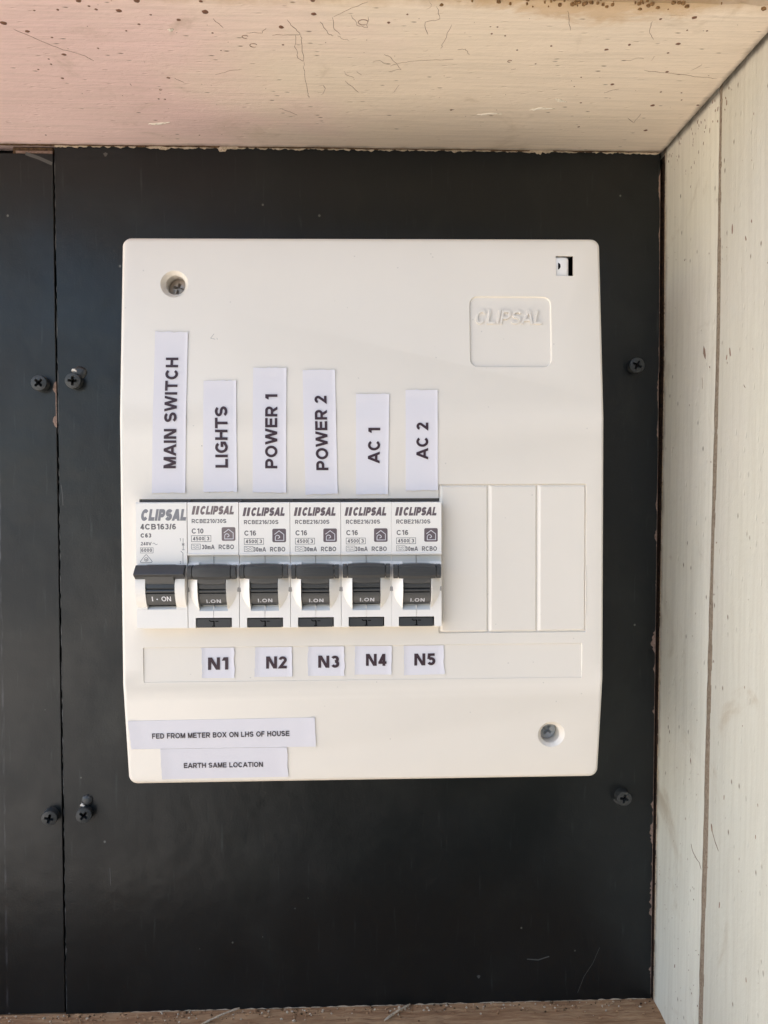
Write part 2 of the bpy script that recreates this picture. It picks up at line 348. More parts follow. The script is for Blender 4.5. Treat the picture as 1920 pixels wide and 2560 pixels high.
# soffit board over the recess, jamb boards, sill and the strip in front of the soffit
def soffit():
    o = thing('soffit_board', (-20, -50, 157), 'pinkish cream painted timber board overhead with brown fly specks and hair cracks', 'board')
    org = (-20, -50, 157)
    b = MB(); nx, ny = 120, 40; vs = []; x0, x1, y0, y1 = -450, 132.3, 13, -97.4
    for j in range(ny + 1):
        for i in range(nx + 1):
            xx = x0 + (x1 - x0) * i / nx; yy = y0 + (y1 - y0) * j / ny
            zz = 157 + 0.35 * noise.noise(Vector((xx * .02, yy * .05, 1)))
            if i == nx: xx += 0.5 * noise.noise(Vector((0, yy * .25, 3)))
            if j == ny: yy += 0.9 * noise.noise(Vector((xx * .15, 0, 9))); zz += .8
            vs.append((xx, yy, zz))
    k = len(vs); vs += [(v[0], v[1], 178) for v in vs]
    fs = []
    for j in range(ny):
        for i in range(nx):
            a = j * (nx + 1) + i; fs += [(a, a + 1, a + nx + 2, a + nx + 1), (k + a, k + a + nx + 1, k + a + nx + 2, k + a + 1)]
    for i in range(nx):
        fs.append((i, k + i, k + i + 1, i + 1)); a = ny * (nx + 1) + i; fs.append((a, a + 1, k + a + 1, k + a))
    for j in range(ny):
        a = j * (nx + 1); fs.append((a, a + nx + 1, k + a + nx + 1, k + a)); a += nx; fs.append((a, k + a, k + a + nx + 1, a + nx + 1))
    b.add(vs, fs); b.build('board_face', M['soffit'], o, org, 50)
    SPECKS = [(-86.7, -94.5, 0.98), (-69.0, -95.0, 1.13), (-76.0, -90.1, 1.08), (-114.4, -83.4, 1.18), (-108.8, -79.1, 0.9), (-102.2, -76.0, 0.53), (-102.1, -66.5, 0.95), (-89.2, -70.3, 0.47), (-108.3, -51.9, 0.67), (-82.8, -90.5, 0.57), (-84.4, -92.0, 0.5), (-70.0, -53.4, 0.83), (-49.2, -90.6, 1.15), (-49.5, -95.4, 0.63), (-58.4, -86.2, 0.81), (-26.3, -83.6, 0.97), (-15.5, -90.2, 1.02), (-15.4, -96.7, 0.85), (-71.7, -83.5, 0.52), (-66.6, -88.4, 0.43), (-94.6, -90.2, 0.5), (-102.0, -89.7, 0.43), (-49.0, -79.9, 0.45), (-26.7, -74.3, 0.46), (-114.6, -57.3, 0.41), (-108.8, -60.7, 0.48), (-108.3, -63.8, 0.4), (-76.8, -80.0, 0.45), (-48.0, -70.4, 0.31), (-75.2, -38.4, 0.53), (-77.5, -38.6, 0.44), (-68.1, -10.3, 0.39), (-132.0, -9.2, 0.48), (13.9, -90.7, 0.44), (8.2, -86.5, 0.59), (42.1, -81.9, 0.46), (43.4, -85.4, 0.37), (41.1, -85.5, 0.3), (63.3, -76.1, 0.55), (94.4, -91.0, 0.59), (104.8, -92.1, 1.03), (89.5, -77.3, 0.62), (82.6, -74.4, 0.79), (105.6, -78.3, 0.93), (108.7, -62.0, 0.66), (112.0, -85.5, 0.45), (112.6, -39.2, 0.9), (130.2, -39.7, 0.72), (117.7, -19.2, 0.96), (111.9, -48.8, 0.52), (104.4, -73.0, 0.48), (34.8, -33.6, 0.64), (52.3, -73.5, 0.39), (46.7, -81.0, 0.38), (60.5, -65.7, 0.32), (119.9, -48.5, 0.44), (122.2, -43.4, 0.44), (91.9, -53.3, 0.77), (105.4, -85.7, 0.38), (78.4, -51.4, 0.34), (84.2, -40.1, 0.54), (79.1, -57.5, 0.34), (88.8, -21.9, 0.57)]
    RINGS = [(-74.9, -45.2, 0.52), (-36.6, -73.7, 1.24), (-38.7, -78.3, 0.99), (51.1, -67.1, 0.73), (0.1, -86.5, 1.63)]
    THREADS = [[(-112.6, -80.2), (-108.0, -75.5), (-104.0, -71.4), (-100.1, -68.7), (-95.1, -65.5), (-93.1, -63.2)], [(-29.4, -79.5), (-24.8, -79.6), (-20.3, -79.8), (-22.4, -83.6), (-24.1, -87.4)], [(-22.2, -79.7), (-22.7, -73.4), (-22.1, -66.8), (-20.6, -64.8), (-20.1, -77.3), (-20.3, -79.8)], [(-20.6, -64.8), (-20.6, -57.0), (-20.6, -44.7), (-20.3, -40.7)], [(-52.7, -55.8), (-51.8, -56.4), (-46.5, -58.5), (-42.7, -59.3)], [(-9.4, -88.9), (-4.9, -92.4), (1.5, -96.4)], [(-13.5, -86.5), (-11.5, -80.6), (-9.7, -79.4)], [(-9.4, -88.9), (-9.5, -83.7), (-7.4, -80.1)], [(-3.5, -89.6), (-1.7, -85.1), (1.3, -84.0), (1.6, -89.2)], [(-68.1, -53.5), (-65.1, -50.5)], [(-14.6, -49.6), (-13.6, -47.3), (-15.5, -43.3)], [(-6.4, -52.9), (-1.3, -45.2)], [(-31.2, -32.8), (-25.7, -28.1)], [(-38.3, -80.5), (-33.0, -80.6), (-31.2, -83.1)], [(-85.1, -49.2), (-85.0, -47.4)], [(-47.4, -87.3), (-45.0, -82.7)], [(9.6, -62.8), (13.9, -65.1), (18.7, -66.3), (25.8, -67.0), (31.4, -67.3)], [(7.3, -69.6), (9.8, -67.7), (13.7, -60.8), (9.3, -59.3)], [(22.9, -94.8), (24.3, -88.7), (19.7, -86.9), (21.3, -80.9)], [(28.3, -85.9), (27.1, -77.3), (26.3, -73.5)], [(32.3, -73.0), (34.6, -73.4), (36.6, -70.5)], [(63.5, -94.3), (65.0, -91.6), (67.4, -84.6)], [(99.9, -62.5), (108.8, -61.3), (116.1, -60.0), (123.5, -58.7), (128.7, -58.4)], [(91.0, -46.9), (91.7, -48.6), (95.5, -50.3)], [(11.6, -45.6), (13.5, -50.7)], [(52.8, -61.9), (54.1, -62.6)], [(92.2, -90.1), (93.0, -85.4), (96.4, -80.5)], [(106.2, -29.3), (110.4, -25.7), (110.4, -33.0)]]
    CHIPS = [[(45.4, -30.2), (49.8, -31.8), (55.4, -31.2)], [(65.7, -34.5), (68.9, -36.3), (75.5, -35.6)], [(73.5, -43.2), (78.6, -40.8)], [(-63.1, -81.2), (-61.1, -81.6)], [(-86.8, -19.5), (-77.5, -21.1)]]
    def sz(x, y): return 157 + 0.35 * noise.noise(Vector((x * .02, y * .05, 1)))
    b = MB(); rnd = random.Random(3)
    for i in range(60): SPECKS.append((rnd.uniform(-140, 130), -3 - 92 * rnd.random() ** 0.7, rnd.uniform(.08, .20)))
    for (x, y, r) in SPECKS:
        r *= .88
        a0 = rnd.uniform(0, 6.3); n = 9; z = sz(x, y); e = rnd.uniform(.75, 1.0)
        rr = [r * (0.8 + 0.35 * rnd.random()) for _ in range(n)]
        ring = lambda k, dz: [(x + rr[i] * k * cos(a0 + 2 * pi * i / n), y + rr[i] * k * e * sin(a0 + 2 * pi * i / n), z + dz) for i in range(n)]
        b.loft([ring(1, .1), ring(1, -.05), ring(.6, -.05 - r * .16)])
    tag(b.build('fly_specks', M['speck'], o, org, 40), kind='stuff')
    b = MB()
    for (x, y, r) in RINGS:
        b.tube([(x + r * cos(a), y + r * .8 * sin(a), sz(x, y) - .03) for a in [i * .42 + 1 for i in range(13)]], .14)
    for t in THREADS:
        pts = []
        for i in range(len(t) - 1):
            for k in range(4):
                f = k / 4; pts.append((t[i][0] * (1 - f) + t[i + 1][0] * f + rnd.uniform(-.3, .3), t[i][1] * (1 - f) + t[i + 1][1] * f + rnd.uniform(-.3, .3)))
        pts.append(t[-1]); b.tube([(x, y, sz(x, y) - .02) for x, y in pts], .075)
    for i in range(9):
        x, y = rnd.uniform(-60, 125), rnd.uniform(-94, -50); a = rnd.uniform(0, 6.3); pts = []
        for k in range(rnd.randint(3, 8)): pts.append((x, y, sz(x, y) - .04)); a += rnd.uniform(-.9, .9); x += 1.0 * cos(a); y += 1.0 * sin(a)
        b.tube(pts, .045)
    tag(b.build('web_threads', M['web'], o, org), kind='stuff')
    b = MB()
    for t in CHIPS:
        n = 10
        for s_ in range(3):
            pts = []
            for k in range(n + 1):
                f = k / n * (len(t) - 1); i = min(int(f), len(t) - 2); f -= i
                pts.append((t[i][0] * (1 - f) + t[i + 1][0] * f, t[i][1] * (1 - f) + t[i + 1][1] * f + s_ * .5 + rnd.uniform(-.3, .3), 156.95))
            b.tube(pts[s_: n + 1 - 2 * s_], .2)
    b.build('paint_chips', M['chip'], o, org)['kind'] = 'stuff'
    # crumbs and stains hanging on the front edge
    b = MB()
    for i in range(62):
        x = rnd.uniform(-80, 126) if i < 12 else rnd.gauss(71, 14); r = rnd.uniform(.12, .55) * (1.5 if rnd.random() < .12 else 1)
        y = -97.6 + rnd.gauss(0, .9)
        n = 7; b.loft([[(x + r * k * rnd.uniform(.7, 1.2) * cos(2 * pi * j / n) * 1.4, y + r * k * rnd.uniform(.7, 1.2) * sin(2 * pi * j / n), 157.2 + dz) for j in range(n)] for k, dz in ((1, .5), (1, -.15), (.5, -.15 - r * .4))])
    tag(b.build('edge_crumbs', M['crumb'], o, org), kind='stuff')
soffit()

def ragged(name, mat, parent, org, axis, a0, a1, base, y0, y1, wf, step=0.8):
    """flakes along an edge: runs along x (axis 'x', base=z, grows down) or z (axis 'z', base=x, grows towards -x when wf<0)"""
    b = MB(); n = int((a1 - a0) / step)
    for i in range(n):
        s0, s1 = a0 + i * step, a0 + (i + 1) * step; w0, w1 = wf(s0), wf(s1)
        if max(abs(w0), abs(w1)) < .12: continue
        def P(s, off, y): return (s, y, base(s) + off) if axis == 'x' else (base(s) + off, y, s)
        q = [P(s0, 0, y0), P(s1, 0, y0), P(s1, w1, y0), P(s0, w0, y0)]; q2 = [P(s0, 0, y1), P(s1, 0, y1), P(s1, w1 * .85, y1), P(s0, w0 * .85, y1)]
        b.add(q + q2, [(0, 1, 2, 3), (4, 7, 6, 5), (2, 6, 7, 3), (0, 4, 5, 1), (0, 3, 7, 4), (1, 5, 6, 2)])
    return b.build(name, mat, parent, org)
def nz(s, f, o): return noise.noise(Vector((s * f, o, 0.37)))

# jamb on the right: skewed a little, two boards with a filled groove between
def jx(z): return 133.6 - 3.1 * max(0.0, min(1.0, (60 - z) / 275))
def gy(z, k): return (-49.8, -52.0)[k] + (157 - z) * (6.0, 4.2)[k] / 359
def jamb(name, label, e0, e1, mat='jamb', z0=-240, z1=200):
    org = (134, -30, -240); o = thing(name, org, label, 'board')
    b = MB(); n = 110; m = 8; vs = []
    for i in range(n + 1):
        z = z0 + (z1 - z0) * i / n
        for j in range(m + 1):
            f = j / m; y = e0(z) * (1 - f) + e1(z) * f
            x = jx(z) + .22 * noise.noise(Vector((0, y * .06, z * .02)))
            if j in (0, m): x += .25; y += .10 * noise.noise(Vector((3, j, z * .12))) * (1 if z < 150 else 0)
            vs.append((x, y, z))
    k = len(vs); vs += [(v[0] + 22, v[1], v[2]) for v in vs]; fs = []
    for i in range(n):
        for j in range(m):
            a = i * (m + 1) + j; fs += [(a, a + 1, a + m + 2, a + m + 1), (k + a, k + a + m + 1, k + a + m + 2, k + a + 1)]
        a = i * (m + 1); fs.append((a, a + m + 1, k + a + m + 1, k + a)); a += m; fs.append((a, k + a, k + a + m + 1, a + m + 1))
    for j in range(m):
        fs.append((j, k + j, k + j + 1, j + 1)); a = n * (m + 1) + j; fs.append((a, a + 1, k + a + 1, k + a))
    b.add(vs, fs); b.build('board_face', M[mat], o, org, 50)
    return o, org
ji, jorg = jamb('jamb_board', 'cream painted timber board beside the black panel, browned along its inner edge', lambda z: 13, lambda z: gy(z, 0))
jo, jorg2 = jamb('jamb_board', 'outer cream painted timber board at the right edge, beyond the groove', lambda z: gy(z, 1), lambda z: -125, 'jamb_outer_dimmed')
b = MB(); vs = []
for i in range(161):
    z = -240 + 440 * i / 160; d = .22 + .22 * nz(z, .15, 5)
    vs += [(jx(z) + d + .5, gy(z, 0) + .4, z), (jx(z) + d, gy(z, 0) - .45, z), (jx(z) + d + .3 * nz(z, .5, 8), (gy(z, 0) + gy(z, 1)) / 2, z), (jx(z) + d, gy(z, 1) - .4, z), (jx(z) + 12, gy(z, 1) - .4, z), (jx(z) + 12, gy(z, 0) + .4, z)]
b.loft([vs[i * 6:i * 6 + 6] for i in range(161)])
tag(b.build('groove_filler', M['filler'], None, (134, -50, 0), 60), 'dirty brown filler strip in the groove between the two cream boards', 'filler strip')
# dirt specks and scratches on the jamb
rnd = random.Random(11); b = MB(); b2 = MB()
JM = [(-39.4, 61.4, 1.6), (-59.9, 57.5, .9), (-57.3, 56.4, .6), (-60.8, 101.9, .9), (-73.8, 100.0, .8), (-70.0, 95.4, .7), (-21.3, 103.1, .5), (-26.2, 131.3, .35), (-37.5, 143.5, .5), (-34.0, -102.0, .8), (-52.2, -121.0, .8), (-22.5, -193.6, .7), (-61.5, -105.3, .5), (-59.6, -146.8, .7), (-79.1, -161.8, .5), (-32.9, -109.8, .4), (-83.5, -109.8, .4)]
for i in range(75): JM.append((rnd.uniform(-92, -4), rnd.uniform(-225, 155), rnd.uniform(.10, .32)))
for i in range(34): JM.append((-rnd.uniform(4, 48), rnd.gauss(-165, 25), rnd.uniform(.10, .3)))
for i in range(50): JM.append((-rnd.uniform(4, 60), 156 - abs(rnd.gauss(0, 9)), rnd.uniform(.15, .5)))
for (y, z, r) in JM:
    n = 7; x = jx(z) + .22 * noise.noise(Vector((0, y * .06, z * .02))); el = rnd.uniform(1.0, 2.4); sl = rnd.uniform(-.5, .5)
    rr = [r * rnd.uniform(.6, 1.15) for _ in range(n)]
    def rg(k, dx): return [(x + dx, y + rr[j] * k * (.6 * cos(2 * pi * j / n) + sl * sin(2 * pi * j / n)), z + rr[j] * k * el * sin(2 * pi * j / n)) for j in range(n)]
    b.loft([rg(1, .1), rg(1, -.05), rg(.5, -.07)])
for t in [[(-35.7, -135.0), (-37, -137.2), (-40.6, -138.7), (-43, -139.0), (-45.3, -141.6)], [(-52.6, -121.6), (-55.5, -125), (-59.2, -127.8)], [(-69.8, 44.5), (-71.5, 42.8)], [(-38, 52), (-38.6, 49), (-38.2, 47)]]:
    pts = []
    for i in range(len(t) - 1):
        for k in range(4): f = k / 4; y, z = t[i][0] * (1 - f) + t[i + 1][0] * f, t[i][1] * (1 - f) + t[i + 1][1] * f; pts.append((jx(z) - .02, y + rnd.uniform(-.2, .2), z))
    b.tube(pts, .09)
tag(b.build('dirt_specks', M['web'], ji, jorg), kind='stuff')
# paint build-up, and a near-black strip painting the gap's shade, where jamb meets panel
ragged('shade_line', M['gap_shade'], ji, jorg, 'z', -223, 156, lambda s: jx(s) + .1, -.9, 6, lambda s: -.35 - .25 * nz(s, .2, 1))
b = MB()
for i in range(480):
    z = -223 + 379 * i / 480; d = 2.2 * (.5 + .5 * nz(z, .16, 4)) + 1.2 * max(0, nz(z, .6, 9))
    if d < .9: continue
    b.add([(jx(z) - .04, -.4, z), (jx(z) - .10, -.4 - d, z), (jx(z + .8) - .10, -.4 - d, z + .79), (jx(z + .8) - .04, -.4, z + .79), (jx(z) + .3, -.4 - d, z), (jx(z) + .3, -.4 - d, z + .79)], [(0, 1, 2, 3), (1, 4, 5, 2)])
tag(b.build('paint_build_up', M['crust'], ji, jorg), kind='stuff')

# sill
o = thing('sill_board', (0, -20, -223), 'weathered brown timber sill with crumbs of dirt along the bottom', 'sill'); org = (0, -20, -223)
b = MB(); nx, ny = 150, 24; vs = []
for j in range(ny + 1):
    for i in range(nx + 1):
        x = -400 + 530.5 * i / nx; y = 12 - 122 * j / ny
        vs.append((x, y, -223.2 + .8 * noise.noise(Vector((x * .08, y * .12, 2))) + .5 * noise.noise(Vector((x * .3, y * .4, 5))) - .5 * max(0, (-2 - y)) ** .5 * .3))
k = len(vs); vs += [(v[0], v[1], -245) for v in vs]; fs = []
for j in range(ny):
    for i in range(nx): a = j * (nx + 1) + i; fs += [(a, a + nx + 1, a + nx + 2, a + 1), (k + a, k + a + 1, k + a + nx + 2, k + a + nx + 1)]
for i in range(nx): a = ny * (nx + 1) + i; fs.append((a, k + a, k + a + 1, a + 1)); fs.append((i, i + 1, k + i + 1, k + i))
for j in range(ny): a = j * (nx + 1); fs.append((a, k + a, k + a + nx + 1, a + nx + 1)); a += nx; fs.append((a, a + nx + 1, k + a + nx + 1, k + a))
b.add(vs, fs); b.build('board_face', M['sill'], o, org, 60)
def crumbs(name, mat, n, seed, rlo, rhi, yl):
    b = MB(); rnd = random.Random(seed)
    for i in range(n):
        x = rnd.uniform(-165, 130); y = -abs(rnd.gauss(0, yl)) - .3; r = rnd.uniform(rlo, rhi) * (1.6 if rnd.random() < .06 else 1); q = 6
        rr = [r * rnd.uniform(.6, 1.2) for _ in range(q)]; a0 = rnd.uniform(0, 6)
        b.loft([[(x + rr[j] * kk * 1.4 * cos(a0 + 2 * pi * j / q), y + rr[j] * kk * .9 * sin(a0 + 2 * pi * j / q), -223.3 + dz * r) for j in range(q)] for kk, dz in ((.8, -.3), (1, .5), (.45, 1.2))])
    tag(b.build(name, mat, o, org), kind='stuff')
crumbs('pale_crumbs', M['crust'], 130, 5, .18, .5, 4)
crumbs('dark_crumbs', M['grime_shade'], 80, 6, .2, .5, 3)
crumbs('brown_crumbs', M['sill'], 260, 8, .2, .55, 4)
b = MB()
for (x0, x1) in ((-72, -56), (8, 20)):
    b.tube([(x0 + (x1 - x0) * f, -9 * (1 - f) - .8, -222.9 + .5 * sin(f * 3) + (1.0 if x0 < 0 else .6) * f) for f in [i / 9 for i in range(10)]], .45, 6)
b.build('straw', M['crust'], o, org)

b = MB(); b.box(-450, 160, -125, -98.6, 163.5, 185, .6)
tag(b.build('fascia_board', M['fascia'], None, (-20, -110, 165)), 'grey brown fascia strip just beyond the top edge of the soffit board', 'board')

# ------------------------------------------------------------------ black boards
def board(name, label, x0f, x1f, z0, z1f, org, n=150):
    o = thing(name, org, label, 'panel'); b = MB()
    left = [(x0f(z), z) for z in [z0 + (z1f(0) - z0) * i / n for i in range(n + 1)]]
    right = [(x1f(z), z) for z in [z0 + (z1f(0) - z0) * i / n for i in range(n + 1)]]
    vs = []; c = .22
    for (lx, z), (rx_, _) in zip(left, right): vs += [(lx, c, z), (lx + c, 0, z), (rx_ - c, 0, z), (rx_, c, z), (rx_, 6, z), (lx, 6, z)]
    b.loft([vs[i * 6:i * 6 + 6] for i in range(n + 1)]); b.build('board_face', M['board'], o, org)
    return o
rorg, lorg = (0, 0, -223), (-200, 0, -223)
pr = board('black_panel', 'wide black board behind the cream switchboard, chipped along its edges', lambda z: -132.25 + .12 * nz(z, .08, 2) - (.35 if z < -200 else 0), lambda z: 131.9 - .25 * (z < 60) + .0078 * min(z - 30, 0) + .25 * nz(z, .25, 7) , -223.0, lambda x: 156.9, rorg)
pl = board('black_panel', 'narrow black board left of the seam, bluish sheen and a long vertical scratch', lambda z: -450, lambda z: -132.95 + .1 * nz(z, .1, 12), -222.4, lambda x: 153.2, lorg)
b = MB(); b.box(-470, 150, 6.2, 13.5, -224, 160); tag(b.build('backing_void', M['hollow']), kind='structure')
# brown batten seen above the left board
b = MB(); b.box(-150.5, -133.2, 1.2, 6, 153.4, 156.6, .3); b.build('batten', M['grime_shade'], pl, lorg)
b = MB(); b.box(-149, -133.3, .6, 1.15, 153.6, 154.9, .2); b.build('batten_paint', M['crust'], pl, lorg).data.materials[0] = M['fibre']
# ragged paint crust on the top of the right board, chips on right, bottom and seam edges
ragged('paint_crust', M['crust'], pr, rorg, 'x', -132, 131.5, lambda s: 157.0, -.5, 0.1, lambda s: -max(0, .75 + .9 * nz(s, .5, 1) + .5 * nz(s, 1.7, 4) + (1.1 if nz(s, .11, 8) > .42 else 0)))
ragged('shade_line', M['grime_shade'], pr, rorg, 'x', -170, 131.5, lambda s: 157.1, -.75, .2, lambda s: -(.55 + .35 * nz(s, .35, 3)) if nz(s, .05, 7) > -.35 else 0)  # dark brown ribbon painting the shadow line under the soffit
def chipw(s):
    v = max(0, nz(s, .12, 21) + .35 * nz(s, .9, 33) - .10) * 3.2
    return -(v if s < -10 else v * .35) - .12
ragged('edge_chips', M['fibre'], pr, rorg, 'z', -221, 150, lambda s: 131.85 + .0078 * min(s - 30, 0) - .25 * (s < 60), -.08, .5, chipw)
ragged('edge_chips', M['crust'], pr, rorg, 'x', -131, 128, lambda s: -223.1, -.10, .5, lambda s: max(0, .28 + .55 * nz(s, .35, 31)) if s > -115 else 0)
ragged('edge_chips', M['mark'], pr, rorg, 'z', -221, 152, lambda s: -132.3 + .12 * nz(s, .08, 2), -.05, .4, lambda s: max(0, .1 + .5 * nz(s, .45, 41)), .9)
ragged('edge_chips', M['fibre'], pl, lorg, 'z', 35, 58, lambda s: -132.85, -.06, .4, lambda s: -1.15 * max(0, 1 - ((s - 53.3) / 2.4) ** 2) ** .5 - 1.3 * max(0, 1 - ((s - 38.4) / 2.6) ** 2) ** .5 - (.35 if 38 < s < 53 else 0), .4)
# scratches and dabs on the boards
b = MB(); b2 = MB()
yb = lambda x, z: 0.0
for pts, wd in [([(-144.5, 153.3), (-139, 151.5), (-133.3, 149.0)], 1.4)]: line(b2, pts, wd, yb)
b2.build('chalky_smear', M['mark'], pl, lorg)
for (x, z, r) in [(-110.5, 153.2, .9), (-31.2, -178, .35), (-45.6, -190.5, .28), (-73.5, -195.2, .25), (100.3, 86.3, .3), (51, -211.0, .8)]:
    b.add([(x + r * 1.3 * cos(a) * (.7 + .3 * sin(3 * a)), -.05, z + r * sin(a)) for a in [2 * pi * i / 9 for i in range(9)]], [tuple(range(9))])
line(b, [(96, -219.5), (99, -212), (103, -206), (106, -199)], .18, yb)
line(b, [(73, -203.5), (78, -204), (83, -202.5)], .5, yb)
line(b, [(-131.4, 11), (-130.9, 7), (-130.7, 2)], .3, yb)
line(b, [(-112.5, -158), (-112.3, -166)], .25, yb)
line(b, [(115.8 + 3.9 * cos(a), -129.6 + 3.9 * sin(a)) for a in [3.6 + .22 * i for i in range(9)]], .8, yb)
b.build('scratches', M['mark'], pr, rorg)['kind'] = 'stuff'

# ------------------------------------------------------------------ panel screws
def screw_meshes(R, H, rec, crossw, n=36, dome=.35):
    """cross-recess head: side and domed face with a real cross-shaped pit"""
    b = MB(); prof = [(R, 0), (R, -H + .5), (R * .95, -H + .12)]
    vs = []
    cw = crossw / 2; ca = R * .60
    # cross outline, 12 points
    cr = [(cw, ca), (-cw, ca), (-cw, cw), (-ca, cw), (-ca, -cw), (-cw, -cw), (-cw, -ca), (cw, -ca), (cw, -cw), (ca, -cw), (ca, cw), (cw, cw)]
    bm = bmesh.new()
    rings = [[bm.verts.new((r * cos(2 * pi * i / n), y, r * sin(2 * pi * i / n))) for i in range(n)] for r, y in prof]
    for a in range(len(rings) - 1):
        for i in range(n): bm.faces.new((rings[a][i], rings[a][(i + 1) % n], rings[a + 1][(i + 1) % n], rings[a + 1][i]))
    bm.faces.new(rings[0][::-1])
    top = [bm.verts.new((x, -H - dome * (1 - (x * x + z * z) / R / R) * .5, z)) for x, z in cr]
    bot = [bm.verts.new((x * .55, -H + rec, z * .55)) for x, z in cr]
    for i in range(12): bm.faces.new((top[i], top[(i + 1) % 12], bot[(i + 1) % 12], bot[i]))
    bm.faces.new(bot)
    edges = []
    for L_ in (rings[-1], top):
        for i in range(len(L_)):
            e = bm.edges.get((L_[i], L_[(i + 1) % len(L_)])) or bm.edges.new((L_[i], L_[(i + 1) % len(L_)])); edges.append(e)
    bmesh.ops.triangle_fill(bm, use_beauty=True, edges=edges, use_dissolve=False)
    b.bm(bm); return b
def rot_about(b, ang, tiltx=0, tiltz=0):
    Rr = Matrix.Rotation(rad(tiltx), 3, 'X') @ Matrix.Rotation(rad(tiltz), 3, 'Z') @ Matrix.Rotation(rad(ang), 3, 'Y')
    b.v = [tuple(Rr @ Vector(p)) for p in b.v]; return b
SG = 'black cross-head screws in the black panels'
for (x, z, ang, tx, tz, lab) in [(-138.9, 54.6, 45, 0, 3, 'upper black cross-head screw left of the seam, slot turned like an x'),
        (-124.6, 55.8, 3, 4, 4, 'upper black cross-head screw right of the seam, beside a silver nick'),
        (-137.4, -133.7, 15, 3, 6, 'lower black cross-head screw left of the seam'),
        (-122.7, -133.1, 38, -3, 8, 'lower black cross-head screw right of the seam, under chipped paint'),
        (120.6, 62.7, 28, 0, -3, 'upper black cross-head screw near the cream timber on the right'),
        (115.8, -129.4, 10, 3, -3, 'lower black cross-head screw near the cream timber, dust under its head')]:
    t = thing('panel_screw', (x, 0, z), lab, 'screw', SG)
    b = rot_about(screw_meshes(3.35, 4.1, 2.0, 1.15), ang, tx, tz); b.v = [(p[0] + x, min(p[1], 0), p[2] + z) for p in b.v]
    b.build('head', M['blackscrew'], t, (x, 0, z), 40)
    b = MB(); b.add([(x + rr * cos(a), -4.1 + 2.0 - .25, z + rr * sin(a)) for a in [2 * pi * i / 10 for i in range(10)] for rr in [.9]], [tuple(range(10))])
    b.build('recess_floor', M['hollow'], t, (x, 0, z))
# old screw holes and nicks beside two of the screws
for (x, z, nx_, nz_, s_) in [(-122.6, 59.6, -124.6, 60.5, 1.0), (-121.9, -127.6, -123.6, -129.2, .85)]:
    b = MB(); n = 16
    rr = [2.9 * s_ * (1 + .15 * noise.noise(Vector((i * .9, x, 0)))) for i in range(n)]
    b.loft([[(x + rr[i] * k * cos(2 * pi * i / n), y, z + rr[i] * k * .95 * sin(2 * pi * i / n)) for i in range(n)] for k, y in ((1.05, .1), (1, -.5), (.8, -1.1), (.45, -1.35), (.1, -1.4))])
    h = b.build('old_hole_filler', M['blackscrew'], pr, rorg, 50)
    b = MB(); b.loft([[(nx_ + k * a_, y, nz_ + k * c_) for a_, c_ in ((-1.3, -.5), (-.9, .5), (.1, .55), (1.1, -.2), (1.2, -.9), (-.2, -.6))] for k, y in ((s_ * 1.1, -.3), (s_ * .9, -1.6))])
    b.build('silver_nick', M['chip'], pr, rorg)

# ------------------------------------------------------------------ switchboard cover
CORG = (0, -30, -100)
sb = thing('switchboard', CORG, 'cream plastic switchboard cover screwed on the wide black board', 'switchboard')
def zs(x, z): return z + (0.45 * (x / 85) * z / 100 if z > 0 else 0.0)
def solid_cover():
    bm = bmesh.new()
    prof = [(0, 100.3), (-53.35, 100.3), (-58, 34), (-58, -62), (-53.35, -100.3), (0, -100.3)]
    A = [bm.verts.new((-87.75, y, z)) for y, z in prof]; B = [bm.verts.new((88.0, y, z)) for y, z in prof]
    n = len(prof)
    for i in range(n): bm.faces.new((A[i], A[(i + 1) % n], B[(i + 1) % n], B[i]))
    bm.faces.new(A[::-1]); bm.faces.new(B)
    bm.edges.ensure_lookup_table()
    corner = [e for e in bm.edges if abs(e.verts[0].co.x - e.verts[1].co.x) < 1e-5 and abs(abs(e.verts[0].co.z) - 100.3) < .01 and abs(e.verts[0].co.z - e.verts[1].co.z) < 1e-4]
    # taper: the ends are a shade narrower than the middle
    for v in bm.verts:
        if abs(v.co.z) > 90: v.co.x *= .9955
    for v in A + B: pass
    corner = [e for e in bm.edges if abs(e.verts[0].co.x - e.verts[1].co.x) < .3 and e.verts[0].co.z * e.verts[1].co.z > 0 and min(abs(e.verts[0].co.z), abs(e.verts[1].co.z)) > 99]
    bmesh.ops.bevel(bm, geom=corner, offset=3.2, segments=6, affect='EDGES', profile=.5)
    rim = []
    for e in bm.edges:
        fs = e.link_faces
        if len(fs) == 2:
            d = [f.normal.copy() for f in fs]
            for f in fs: f.normal_update()
            a, c_ = fs[0].normal, fs[1].normal
            fa, fc = abs(a.y) > .9, abs(c_.y) > .9
            if fa != fc and min(v.co.y for v in e.verts) < -50 and max(v.co.y for v in e.verts) < -50: rim.append(e)
    bmesh.ops.bevel(bm, geom=rim, offset=1.7, segments=4, affect='EDGES', profile=.5)
    kink = [e for e in bm.edges if abs(e.verts[0].co.y + 58) < .01 and abs(e.verts[1].co.y + 58) < .01 and abs(e.verts[0].co.x - e.verts[1].co.x) > 100]
    bmesh.ops.bevel(bm, geom=kink, offset=7, segments=5, affect='EDGES', profile=.5)
    for v in bm.verts: v.co.z = zs(v.co.x, v.co.z)
    bmesh.ops.recalc_face_normals(bm, faces=bm.faces[:])
    b = MB(); b.bm(bm); return b
def rrect(x0, x1, z0, z1, r, k=5):
    P = []
    for cx, cz, a in ((x1 - r, z1 - r, 0), (x0 + r, z1 - r, 90), (x0 + r, z0 + r, 180), (x1 - r, z0 + r, 270)):
        for i in range(k + 1): P.append((cx + r * cos(rad(a + 90 * i / k)), cz + r * sin(rad(a + 90 * i / k))))
    return P
